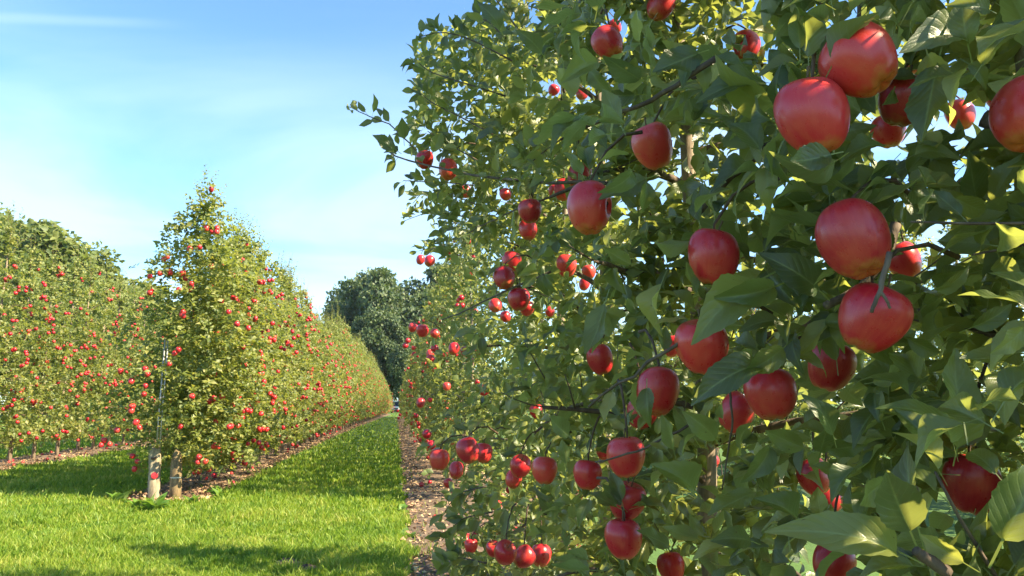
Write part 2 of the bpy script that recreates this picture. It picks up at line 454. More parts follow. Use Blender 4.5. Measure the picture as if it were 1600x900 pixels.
_nt.links.new(ramp(_nt, _g.outputs['Random Per Island'], [(0, (0.10, 0.05, 0.03)), (0.4, (0.26, 0.15, 0.09)), (0.75, (0.42, 0.27, 0.17)), (1.0, (0.48, 0.36, 0.16))]), _b.inputs['Base Color'])
_b.inputs['Roughness'].default_value = 0.8

# ------------------------------------------------------------------ leaf templates
def leaf_template(rows, cols, curl, fold, wave, seed, serrate=0.0, ratio=0.27, petiole=0.24):
    """unit length leaf: y from base to tip, x across, z the face normal; returns verts, quads, uv"""
    rng = np.random.default_rng(seed)
    vs, uv, fs = [], [], []
    ph = rng.uniform(0, 6.28)
    tw = rng.uniform(-0.35, 0.35)
    bend = rng.uniform(-0.10, 0.10)
    for i in range(rows):
        v = i / (rows - 1)
        w = ratio * 1.06 * (math.sin(math.pi * min(1, v * 0.95 + 0.02) ** 0.82) ** 0.92) * (1 - 0.40 * max(0, v - 0.62) / 0.38)
        if i == 0: w = 0.012
        if i == rows - 1: w = 0.004
        a = curl * (v - 0.15)
        yy = v if abs(curl) < 1e-3 else 0.15 + (math.sin(a) / curl)
        zz = 0 if abs(curl) < 1e-3 else -(1 - math.cos(a)) / curl
        for j in range(cols):
            u = -1 + 2 * j / (cols - 1)
            ww = w
            if serrate and abs(u) == 1 and 0 < i < rows - 1:
                ww = w * (1 + (serrate if i % 2 else -serrate))
            x = u * ww
            z = abs(u) * w * fold + wave * w * math.sin(v * 9 + ph + (0.8 if u > 0 else 0)) * abs(u)
            t = tw * v
            vs.append((x * math.cos(t) - z * math.sin(t) + bend * v * v, petiole + yy * (1 - petiole), zz + z * math.cos(t) + x * math.sin(t)))
            uv.append((u * 0.5 + 0.5, v))
    for i in range(rows - 1):
        for j in range(cols - 1):
            a = i * cols + j
            fs.append((a, a + 1, a + cols + 1, a + cols))
    k = len(vs)                                  # petiole strip
    pw = 0.008
    vs += [(-pw, 0, -0.03), (pw, 0, -0.03), (pw, petiole + 0.01, 0.001), (-pw, petiole + 0.01, 0.001)]
    uv += [(0.5, 0.5)] * 4
    fs.append((k, k + 1, k + 2, k + 3))
    return np.array(vs), fs, np.array(uv)

T_FINE = [leaf_template(19, 7, c, f, w, s, 0.035, r * 0.62) for c, f, w, s, r in
          ((0.6, 0.45, 0.22, 1, 0.27), (1.1, 0.7, 0.22, 2, 0.26), (0.3, 0.3, 0.28, 3, 0.29), (1.5, 0.45, 0.25, 4, 0.27), (-0.4, 0.5, 0.25, 5, 0.27), (0.8, 0.95, 0.3, 6, 0.29))]
T_MID = [leaf_template(7, 5, c, f, w, s, 0, r * 0.65) for c, f, w, s, r in
         ((0.5, 0.35, 0.18, 11, 0.27), (0.9, 0.5, 0.2, 12, 0.25), (0.1, 0.25, 0.25, 13, 0.29), (1.4, 0.35, 0.2, 14, 0.26), (-0.4, 0.4, 0.2, 15, 0.27), (0.7, 0.8, 0.25, 16, 0.28))]
T_LOW = [leaf_template(5, 3, c, f, 0.1, s, 0, r * 0.76) for c, f, s, r in
         ((0.5, 0.4, 21, 0.28), (1.1, 0.5, 22, 0.27), (0.0, 0.3, 23, 0.30), (0.7, 0.8, 24, 0.28))]
T_FAR = [leaf_template(3, 3, c, f, 0.0, s, 0, r, 0.1) for c, f, s, r in ((0.6, 0.4, 31, 0.30), (1.1, 0.5, 32, 0.28), (0.0, 0.3, 33, 0.32))]

def frames(d, n):
    d = unit(d)
    n = n - (n * d).sum(-1, keepdims=True) * d
    n = unit(n)
    r = np.cross(d, n)
    return r, d, n

def leaves_mesh(name, pos, d, n, size, templates, mat, rng, want_uv=False):
    r, d, n = frames(d, n)
    pick = rng.integers(0, len(templates), len(pos))
    V, L, N, U, k = [], [], [], [], 0
    for ti, (tv, tf, tu) in enumerate(templates):
        s = np.where(pick == ti)[0]
        if not len(s): continue
        z = size[s][:, None, None]
        vv = pos[s][:, None] + z * (tv[None, :, 0:1] * r[s][:, None] + tv[None, :, 1:2] * d[s][:, None] + tv[None, :, 2:3] * n[s][:, None])
        V.append(vv.reshape(-1, 3))
        f = np.array(tf)                              # all quads
        ff = f[None] + (np.arange(len(s)) * len(tv))[:, None, None] + k
        L.append(ff.ravel()); N.append(np.full(len(s) * len(f), 4))
        U.append(np.tile(tu, (len(s), 1)))
        k += len(s) * len(tv)
    if not V:
        return None
    return mesh_from(name, np.concatenate(V), np.concatenate(L), np.concatenate(N), mat, uv=np.concatenate(U) if want_uv else None)

def template_meshes(name, templates, mat):
    out = []
    for i, (tv, tf, tu) in enumerate(templates):
        out.append(mesh_from(name, tv, [q for f in tf for q in f], [len(f) for f in tf], mat, uv=tu))
    return out
FINE_MESH = template_meshes('leaf_blade_fine', T_FINE, M_LEAF)
MID_MESH = template_meshes('leaf_blade', T_MID, M_LEAF)

def leaf_matrix(pos, d, n, size):
    r, d, n = frames(np.asarray(d, float)[None], np.asarray(n, float)[None])
    r, d, n = r[0] * size, d[0] * size, n[0] * size
    return Matrix(((r[0], d[0], n[0], pos[0]), (r[1], d[1], n[1], pos[1]), (r[2], d[2], n[2], pos[2]), (0, 0, 0, 1)))

# ------------------------------------------------------------------ apple tree skeleton
def gen_tree(seed, height=3.9, half=0.5, along=0.62, base=0.55, n_limb=30, spur_step=0.05, per_spur=6, whip=7, leaf=0.078, taper=0.85):
    """local coordinates; returns limbs [(pts, radii, [shoots])], trunk pts, leaf arrays, apple spots"""
    rng = np.random.default_rng(seed)
    th = height * 0.92
    tz = np.linspace(-0.05, th, 12)
    tp = np.stack([np.cumsum(rng.normal(0, 0.012, 12)), np.cumsum(rng.normal(0, 0.012, 12)), tz], 1)
    tp[:2, :2] = 0
    trad = 0.036 * (1 - 0.8 * np.linspace(0, 1, 12)) + 0.003
    LP, LD, LN, LS, LI, spots, limbs = [], [], [], [], [], [], []
    def add_leaf(p, d, nrm, s, li):
        LP.append(p); LD.append(d); LN.append(nrm); LS.append(s); LI.append(li)
    def trunk_at(h):
        return np.array([np.interp(h, tz, tp[:, 0]), np.interp(h, tz, tp[:, 1]), h])
    def shoot(p0, d0, ln, li, k, leafs, up=0.35):
        n = max(3, int(ln / 0.06))
        pts = [p0]; d = unit(d0)
        for i in range(n):
            d = unit(d + np.array([0, 0, up * 0.12]) + rng.normal(0, 0.07, 3))
            pts.append(pts[-1] + d * ln / n)
        pts = np.array(pts)
        m = max(3, int(ln / 0.026))
        az = rng.uniform(0, 6.28)
        tan = unit(pts[-1] - pts[0])
        a = unit(np.cross(tan, np.array([0.3, 0.2, 0.9]) + rng.normal(0, 0.1, 3))); b = np.cross(tan, a)
        for i in range(m):
            t = (i + 0.6) / m
            q = np.array([np.interp(t, np.linspace(0, 1, n + 1), pts[:, c]) for c in range(3)])
            az += 2.4
            o = a * math.cos(az) + b * math.sin(az)
            dd = unit(o * 0.9 + tan * 0.65 + np.array([0, 0, 0.12]) + rng.normal(0, 0.2, 3))
            nn = unit(tan * 0.9 - o * 0.35 + np.array([0, 0, 0.6]) + rng.normal(0, 0.3, 3))
            add_leaf(q, dd, nn, leafs * rng.uniform(0.7, 1.1) * (1 - 0.35 * t * t), li)
        return pts
    az = rng.uniform(0, 6.28)
    hs = base + (th - base) * (np.arange(n_limb) / n_limb) ** 1.05
    for li, h in enumerate(hs):
        az += 2.399 + rng.normal(0, 0.3)
        t = (h - base) / (th - base)
        prof = min(1.0, 0.55 + 1.6 * t) if t < 0.28 else max(0.16, 1 - taper * (t - 0.28) / 0.72)
        ca, sa = math.cos(az), math.sin(az)
        reach = prof * half * along / math.sqrt((along * ca) ** 2 + (half * sa) ** 2) * rng.uniform(0.75, 1.15)
        d = unit(np.array([ca, sa, rng.uniform(0.1, 0.55) + 0.5 * t]))
        p = trunk_at(h); pts = [p]
        nseg = 7
        for i in range(nseg):
            d = unit(d + np.array([0, 0, -0.12 + 0.05 * t]) + rng.normal(0, 0.10, 3))
            pts.append(pts[-1] + d * reach * 1.1 / nseg)
        pts = np.array(pts)
        L = reach * 1.1
        shoots = []
        m = max(4, int(L / spur_step))
        for i in range(m):
            s = 0.10 + 0.90 * (i + rng.uniform(0, 1)) / m
            q = np.array([np.interp(s, np.linspace(0, 1, nseg + 1), pts[:, c]) for c in range(3)])
            k = per_spur + rng.integers(-2, 2)
            axis = unit(np.array([ca * 0.4, sa * 0.4, 0.5]) + rng.normal(0, 0.6, 3))
            q2 = q + axis * rng.uniform(0.01, 0.07)
            a = unit(np.cross(axis, np.array([0.4, 0.7, 0.2]))); b = np.cross(axis, a)
            a0 = rng.uniform(0, 6.28)
            for j in range(k):
                aa = a0 + j * 2.4
                o = a * math.cos(aa) + b * math.sin(aa)
                dd = unit(o + axis * rng.uniform(0.1, 0.9) + np.array([0, 0, rng.uniform(-0.45, 0.25)]))
                nn = unit(axis * 0.8 - o * 0.3 + np.array([0, 0, 0.5]) + rng.normal(0, 0.3, 3))
                add_leaf(q2, dd, nn, leaf * rng.uniform(0.65, 1.2), li)
            if s > 0.35:
                spots.append(q + np.array([0, 0, -0.055]) + rng.normal(0, 0.02, 3))
            if rng.random() < 0.38:
                sdir = unit(np.array([ca, sa, 0]) * rng.uniform(0, 0.9) + np.array([0, 0, rng.uniform(-0.2, 0.9)]) + rng.normal(0, 0.5, 3))
                shoots.append(shoot(q, sdir, rng.uniform(0.10, 0.26) * (0.7 + 0.5 * prof), li, 0, leaf))
        shoots.append(shoot(pts[-1], d, rng.uniform(0.10, 0.24), li, 0, leaf))
        limbs.append((pts, np.linspace(0.011, 0.0035, nseg + 1) * (0.75 + 0.6 * prof), shoots))
    top = trunk_at(th)
    tops = []
    for i in range(whip):                            # upright whips at the top
        z = th - rng.uniform(0, 0.55) * (i > 0)
        q = trunk_at(z)
        dd = unit(np.array([rng.normal(0, 0.33), rng.normal(0, 0.33), 1.0])) if i else np.array([0, 0, 1.0])
        tops.append(shoot(q, dd, rng.uniform(0.25, 0.75) if i else 0.6, len(limbs), 0, leaf * 0.85, 0.6))
    limbs.append((np.array([trunk_at(th - 0.3), trunk_at(th - 0.15), top]), np.array([0.006, 0.005, 0.004]), tops))
    return dict(limbs=limbs, trunk=(tp, trad), P=np.array(LP), D=np.array(LD), N=np.array(LN), S=np.array(LS), I=np.array(LI), spots=np.array(spots))

def fill_tree(T, seed, n, prof, along, leaf, per=6, shell=0.55, gate=None):
    """rosettes of leaves through the crown; prof = [(height, half width)]"""
    rng = np.random.default_rng(seed)
    hz = np.array([p[0] for p in prof]); hw = np.array([p[1] for p in prof])
    zz = np.linspace(hz[0], hz[-1], 200); ww = np.interp(zz, hz, hw)
    cdf = np.cumsum(ww * np.minimum(ww + 0.25, 0.8)); cdf /= cdf[-1]
    z = np.interp(rng.random(n), cdf, zz); w = np.interp(z, hz, hw)
    a = rng.uniform(0, 2 * math.pi, n); r = rng.random(n) ** shell
    # a lumpy outline: some sectors stick out, others fall back
    lump = 1 + 0.22 * np.sin(3 * a + 5 * z + seed) + 0.16 * np.sin(7 * z + 2 * a + seed * 2)
    r = r * lump
    c = np.stack([np.cos(a) * r * w, np.sin(a) * r * np.minimum(w * along, along), z], 1)
    if gate:
        q = c + np.array([0, gate[1], 0]); k = 2 * math.pi / gate[2]
        f = np.sin(q[:, 0] * k + 1.3 * np.sin(q[:, 1] * k * 0.8)) + np.sin(q[:, 1] * k + 1.1 * np.sin(q[:, 2] * k * 0.9)) + np.sin(q[:, 2] * k * 1.1 + 1.7 * np.sin(q[:, 0] * k))
        ok_ = ((f > gate[0]) | (rng.random(n) < 0.12)) & ((c[:, 0] < 0.12) | (rng.random(n) < gate[3]))
        c, a, r = c[ok_], a[ok_], r[ok_]; n = len(c)
    shell_c = c[(r > 0.72)]
    T['spots'] = np.concatenate([T['spots'], shell_c + np.array([0, 0, -0.05])]) if len(T['spots']) else shell_c
    rosettes(T, c, np.stack([np.cos(a) * 0.5, np.sin(a) * 0.5, np.full(n, 0.45)], 1), leaf, per, rng)

def rosettes(T, c, lean, leaf, per, rng):
    n = len(c)
    ax = unit(lean + rng.normal(0, 0.6, (n, 3)))
    u = unit(np.cross(ax, np.array([0.4, 0.7, 0.2]))); v = np.cross(ax, u)
    az = rng.uniform(0, 6.28, n)[:, None] + np.arange(per)[None] * 2.4 + rng.normal(0, 0.25, (n, per))
    o = u[:, None] * np.cos(az)[..., None] + v[:, None] * np.sin(az)[..., None]
    d = unit(o + ax[:, None] * rng.uniform(0.1, 1.0, (n, per, 1)) + rng.normal(0, 0.15, (n, per, 3)) + np.array([0, 0, -0.12]))
    nn = unit(ax[:, None] * 0.8 - o * 0.3 + np.array([0, 0, 0.45]) + rng.normal(0, 0.3, (n, per, 3)))
    p = c[:, None] + ax[:, None] * (np.arange(per) / per * 0.05)[None, :, None]
    cen = np.array([l[0].mean(0) for l in T['limbs']])
    near_l = np.argmin(((c[:, None] - cen[None]) ** 2).sum(-1), 1)
    T['P'] = np.concatenate([T['P'], p.reshape(-1, 3)]); T['D'] = np.concatenate([T['D'], d.reshape(-1, 3)])
    T['N'] = np.concatenate([T['N'], nn.reshape(-1, 3)]); T['S'] = np.concatenate([T['S'], leaf * rng.uniform(0.6, 1.2, n * per)])
    T['I'] = np.concatenate([T['I'], np.repeat(near_l, per)])

def wood_mesh(T, name):
    mb = MB()
    mb.tube(T['trunk'][0], T['trunk'][1], 8)
    for pts, rad, sh in T['limbs']:
        mb.tube(pts, rad, 5, cap=False)
        for s in sh:
            mb.tube(s[::2] if len(s) > 4 else s, np.linspace(0.003, 0.0015, len(s[::2] if len(s) > 4 else s)), 3, cap=False)
    return mb.mesh(name, M_TRUNK)

# ------------------------------------------------------------------ apples
def apple_verts(seg, ring, seed):
    rng = np.random.default_rng(seed)
    vs, fs = [], []
    lob = rng.uniform(0, 6.28); asym = rng.normal(0, 0.03, 2); el = rng.uniform(1.16, 1.32); tap = rng.uniform(0.12, 0.19); sq = rng.normal(0, 0.035)
    for i in range(ring + 1):
        ph = math.pi * i / ring
        c, s = math.cos(ph), math.sin(ph)
        r = max(0.02, s) ** 0.80 * (1 + tap * c)
        z = c * 0.93 * el
        z -= 0.34 * math.exp(-(r / 0.30) ** 2) if c > 0 else 0
        z += 0.16 * math.exp(-(r / 0.26) ** 2) if c < 0 else 0
        for j in range(seg):
            a = 2 * math.pi * j / seg
            lobe = 1 + (0.035 * max(0, -c) + 0.015) * math.cos(5 * a + lob)
            rr = r * lobe
            zz = z + (0.05 * max(0, -c) ** 2 * math.cos(5 * a + lob) * min(1, r * 2))
            vs.append((rr * math.cos(a) * (1 + sq) + asym[0] * c, rr * math.sin(a) * (1 - sq) + asym[1] * c, zz + 0.05 * asym[0] * 20 * rr * math.cos(a)))
    for i in range(ring):
        for j in range(seg):
            a, b = i * seg + j, i * seg + (j + 1) % seg
            fs.append((a, a + seg, b + seg, b))
    fs.append(tuple(range(seg)))
    fs.append(tuple(ring * seg + j for j in range(seg - 1, -1, -1)))
    vs = np.array(vs)
    vs /= np.hypot(vs[:, 0], vs[:, 1]).max()
    return vs, fs

def apple_mesh(seg, ring, seed, name='apple_flesh'):
    v, f = apple_verts(seg, ring, seed)
    return mesh_from(name, v, [q for x in f for q in x], [len(x) for x in f], M_APPLE)
APPLE_FINE = [apple_mesh(28, 18, s) for s in range(5)]
APPLE_LOW = [apple_mesh(12, 8, s) for s in range(3)]
def bitten_mesh():
    v, f = apple_verts(40, 28, 9)
    c = np.array([0.98, -0.42, -0.16])             # the notch is gnawed into one flank
    d = np.linalg.norm(v - c, axis=1)
    ins = d < 0.42
    v[ins] = c + (v[ins] - c) / np.maximum(d[ins], 1e-3)[:, None] * 0.42
    idx = [1 if all(d[q] < 0.30 for q in x) else 0 for x in f]
    return mesh_from('apple_flesh_notched', v, [q for x in f for q in x], [len(x) for x in f], [M_APPLE, M_ROT], mat_idx=idx)
APPLE_NOTCH = bitten_mesh()
_mb = MB(); _mb.tube([(0, 0, 0.56), (0.02, 0.01, 0.85), (0.06, 0.03, 1.15), (0.14, 0.05, 1.42)], [0.045, 0.032, 0.032, 0.05], 6)
STEM_MESH = _mb.mesh('apple_stem', M_STEM)
_mb = MB()
for _k in range(5):
    _a = _k * 1.2566
    _o = np.array([math.cos(_a), math.sin(_a), 0]); _t = np.array([-math.sin(_a), math.cos(_a), 0])
    _mb.add([_o * 0.05 - _t * 0.05 + (0, 0, -0.76), _o * 0.05 + _t * 0.05 + (0, 0, -0.76), _o * 0.17 + (0, 0, -0.90)], [(0, 1, 2)])
EYE_MESH = _mb.mesh('apple_eye', M_STEM)

def put_apple(p, r, label, group, rng, fine=True, mesh=None, tilt=0.35, spin=None):
    me = mesh or (APPLE_FINE[rng.integers(0, 5)] if fine else APPLE_LOW[rng.integers(0, 3)])
    o = link('apple', me, None, tuple(p), label, 'apple', group)
    o.scale = (r, r, r)
    o.rotation_euler = (rng.normal(0, tilt), rng.normal(0, tilt), rng.uniform(0, 6.28) if spin is None else spin)
    if fine:
        link('stem', STEM_MESH, o)
        link('calyx', EYE_MESH, o)
    return o

# ------------------------------------------------------------------ setting: ground, soil strips
ROW_R, ROW_L, ROW_F = 0.88, -2.85, -8.05            # the three tree rows run along +y at these x
Y_R1, Y_L0, Y_L1, Y_F0, Y_F1 = 74.0, 11.2, 86.0, 13.0, 78.0
def bend(y):
    return 1.7 * (max(0.0, y - 20) / 65) ** 1.3
def x_left(y):
    return ROW_L + bend(y)
STRIPS = {'right': (lambda y: 0.12, lambda y: 1.65, 0.0, Y_R1 + 2), 'middle': (lambda y: x_left(y) - 0.72, lambda y: x_left(y) + 0.42, Y_L0 - 0.75, Y_L1 + 2),
          'left': (lambda y: ROW_F - 0.8, lambda y: ROW_F + 0.72, Y_F0 - 0.4, Y_F1 + 2)}
mb = MB(); mb.add([(-900, -60, 0), (900, -60, 0), (900, 2200, 0), (-900, 2200, 0)], [(0, 1, 2, 3)])
link('ground', mb.mesh('ground', M_GROUND), kind='structure')

def strip(f0, f1, y0, y1, name, seed):
    rng = np.random.default_rng(seed)
    ys = [y0]
    while ys[-1] < y1:
        ys.append(ys[-1] + 0.12 + 0.012 * abs(ys[-1]))
    n, nx, vv = len(ys), 9, []
    def wander():
        e = np.cumsum(rng.normal(0, 0.02, n)); e -= np.linspace(e[0], e[-1], n)
        return np.clip(e, -0.12, 0.12) + rng.normal(0, 0.03, n)
    ea, eb = wander(), wander()
    for i, y in enumerate(ys):
        x0, x1 = f0(y), f1(y)
        for j in range(nx):
            t = j / (nx - 1); edge = min(t, 1 - t)
            vv.append((x0 + ea[i] + (x1 + eb[i] - x0 - ea[i]) * t, y + rng.normal(0, 0.02), 0.004 + (0.028 * min(1, edge * 4) + abs(rng.normal(0, 0.012))) * (edge > 0)))
    ff = [(i * nx + j, i * nx + j + 1, (i + 1) * nx + j + 1, (i + 1) * nx + j) for i in range(n - 1) for j in range(nx - 1)]
    mb = MB(); mb.add(vv, ff)
    return link(name, mb.mesh(name, M_DIRT), kind='structure')
for _i, (_k, _a) in enumerate(STRIPS.items()):
    strip(*_a, 'soil_strip_' + _k, _i + 1)

# ------------------------------------------------------------------ apples seen one by one in the near row: photo x, y, width in px, openness (1 = nothing in front), label
HERO = [
 (1344, 98, 112, 1, 'big red apple touching another, higher one of the large pair at the top'),
 (1270, 182, 112, 1, 'big red apple of the large pair at the top, the lower one'),
 (1021, 229, 66, 1, 'dark red apple with a notch gnawed into its flank'),
 (921, 326, 74, .9, 'purplish red apple half behind a leaf, level with the notched apple'),
 (1115, 402, 82, .95, 'red apple with a sunlit half, alone above two long drooping leaves'),
 (1334, 375, 108, 1, 'large dark red apple just above the apple with a forked twig'),
 (1364, 498, 106, 1, 'large red apple with a forked twig hanging across its face'),
 (1097, 542, 84, .85, 'pinkish red apple crossed by a slanting branch and a leaf'),
 (1204, 616, 82, .95, 'dark red shaded apple right of the smaller one it touches'),
 (1150, 645, 56, .85, 'red apple tucked behind the dark shaded one'),
 (1028, 612, 68, .8, 'deep red apple split in view by a leaf hanging before it'),
 (1003, 645, 50, .7, 'dark red apple below the one split by a leaf'),
 (1517, 757, 84, 1, 'bright red sunlit apple framed by big leaves at the lower right'),
 (1612, 180, 118, .8, 'big red apple cut off by the right edge of the photo'),
 (1412, 158, 78, .5, 'shaded red apple behind the large top pair'),
 (1388, 205, 52, .6, 'small red apple under the shaded one behind the top pair'),
 (1298, 572, 72, .6, 'orange red apple in deep shade, below the forked twig'),
 (980, 783, 58, 1, 'glossy red apple directly above its twin near the bottom'),
 (974, 842, 60, 1, 'glossy red sunlit apple, lower of two hanging one above the other'),
 (1049, 886, 44, .9, 'red apple at the bottom edge right of the hanging twins'),
 (978, 714, 62, .7, 'dark red apple in shade above the hanging twins'),
 (918, 742, 46, .7, 'red apple with pale streak, left of the dark shaded one'),
 (851, 735, 42, .9, 'dark red apple, right one of a low trio'),
 (813, 729, 34, .9, 'pinkish red apple, upper left of a low trio'),
 (803, 748, 28, .9, 'small red apple, lowest of a low trio'),
 (686, 718, 34, 1, 'red apple with a thin twig across it, by the bare soil'),
 (731, 704, 36, 1, 'bright red apple in the low cluster by the bare soil'),
 (755, 708, 30, .8, 'dark red apple behind the bright one in the low cluster'),
 (713, 735, 24, 1, 'small red apple under the low cluster'),
 (700, 755, 15, 1, 'tiny red apple, lowest of the low cluster'),
 (789, 864, 38, 1, 'bright red apple, foremost of the row at the bottom'),
 (771, 858, 26, .9, 'pale pink apple behind the foremost bottom one'),
 (818, 870, 36, .9, 'red apple, middle of the row at the bottom'),
 (845, 868, 34, .9, 'dark red apple, last of the row at the bottom'),
 (736, 853, 22, .9, 'small red apple left of the row at the bottom'),
 (799, 409, 32, 1, 'round red apple, upper of two touching at mid height'),
 (788, 435, 36, 1, 'round red apple, lower of two touching at mid height'),
 (774, 478, 22, .9, 'small bright red apple, left of the hanging bunch'),
 (811, 468, 36, .8, 'dark red apple, top of the hanging bunch'),
 (823, 482, 24, .8, 'red apple, right of the hanging bunch'),
 (790, 495, 18, .8, 'small red apple, bottom of the hanging bunch'),
 (859, 487, 16, 1, 'small oval red apple alone beside the hanging bunch'),
 (828, 330, 38, .95, 'purple red apple above another under the dark horizontal branch'),
 (825, 359, 30, .8, 'dark red apple under the purple one'),
 (790, 304, 20, 1, 'small dark red apple beside the dark horizontal branch'),
 (700, 265, 30, 1, 'bright orange red apple on the branch reaching into the sky'),
 (664, 250, 28, .8, 'red apple half hidden by leaves on the branch reaching into the sky'),
 (727, 300, 20, .8, 'small pinkish apple under the branch reaching into the sky'),
 (1032, 8, 44, .6, 'red apple behind a leaf at the top edge'),
 (950, 68, 52, .8, 'bright sunlit red apple near the top, shaped by leaf shadows'),
 (960, 42, 22, .9, 'small dark red apple above the bright sunlit one'),
 (865, 141, 18, .9, 'small red apple left of its pair beneath the upper leaves'),
 (909, 147, 20, .9, 'small bright red apple right of its pair beneath the upper leaves'),
 (1166, 72, 44, .6, 'red apple showing a thin slice between upper leaves'),
 (905, 274, 38, .7, 'shaded red apple over the purplish one'),
 (880, 297, 30, .7, 'dark red apple left of the purplish one'),
 (671, 408, 18, 1, 'small red apple on the right of two against the far row'),
 (657, 406, 14, 1, 'tiny red apple on the left of two against the far row'),
 (920, 425, 22, .9, 'small bright apple at the leaf edge, upper of a close pair'),
 (913, 444, 18, .9, 'small dark apple at the leaf edge, lower of a close pair'),
 (938, 562, 42, .6, 'pink apple peeping past leaves left of the slanting branch'),
 (1412, 408, 52, .7, 'orange sunlit apple glowing behind the two large dark ones'),
 (1438, 95, 46, .6, 'sunlit red apple in the leaves right of the top pair'),
 (1500, 180, 44, .6, 'small red apple between the top pair and the right edge'),
 (1568, 152, 50, .6, 'orange lit apple close to the one cut by the right edge'),
 (1272, 745, 52, .6, 'very dark apple deep in the lower shade'),
 (1292, 782, 46, .6, 'very dark apple under another in the lower shade'),
 (1302, 880, 64, .7, 'dark crimson apple low down behind the long pale edged leaf'),
 (1112, 722, 24, .8, 'small red apple in the leaves below the dark shaded one'),
 (1052, 541, 32, .8, 'bright red apple peeping out left of the slanting branch'),
 (885, 415, 32, .7, 'orange lit apple behind leaves at mid height'),
 (709, 545, 18, .9, 'bright orange apple chip among far leaves of the near row'),
 (660, 517, 20, 1, 'red apple, middle of a small far trio'),
 (645, 512, 15, 1, 'red apple, left of a small far trio'),
 (680, 521, 15, 1, 'red apple, right of a small far trio'),
 (657, 630, 14, 1, 'small dark red apple close above the far end of the path'),
 (698, 604, 13, 1, 'small orange apple low among far leaves'),
 (672, 553, 13, 1, 'small red apple under the small far trio'),
 (838, 643, 22, .8, 'small red apple above the low trio'),
 (945, 704, 30, .7, 'red apple upper left of the dark shaded one'),
 (1105, 735, 20, .7, 'tiny dark apple beside the thin hanging twig'),
 (868, 300, 22, .8, 'small red apple near the middle of the dark horizontal branch'),
]
hr = np.random.default_rng(77)
HX, HY, HD, HRAD = [], [], [], []
hero_pts = []
for (hx, hy, w, op, lab) in HERO:
    diam = 0.078 if w > 50 else (0.076 if w > 25 else 0.074)
    d = diam * FPX / w
    p = P(hx, hy, d)
    hero_pts.append(p)
    me = APPLE_NOTCH if 'notch' in lab else None
    o = put_apple(p, diam / 2, lab, 'apples on the near row', hr, fine=w > 18, mesh=me, tilt=0.22 if w > 60 else 0.35, spin=(-0.15 if me else None))
    HX.append(hx); HY.append(hy); HD.append(d); HRAD.append(w / 2)
HX, HY, HD, HRAD = map(np.array, (HX, HY, HD, HRAD))
HOP = np.array([h[3] for h in HERO])

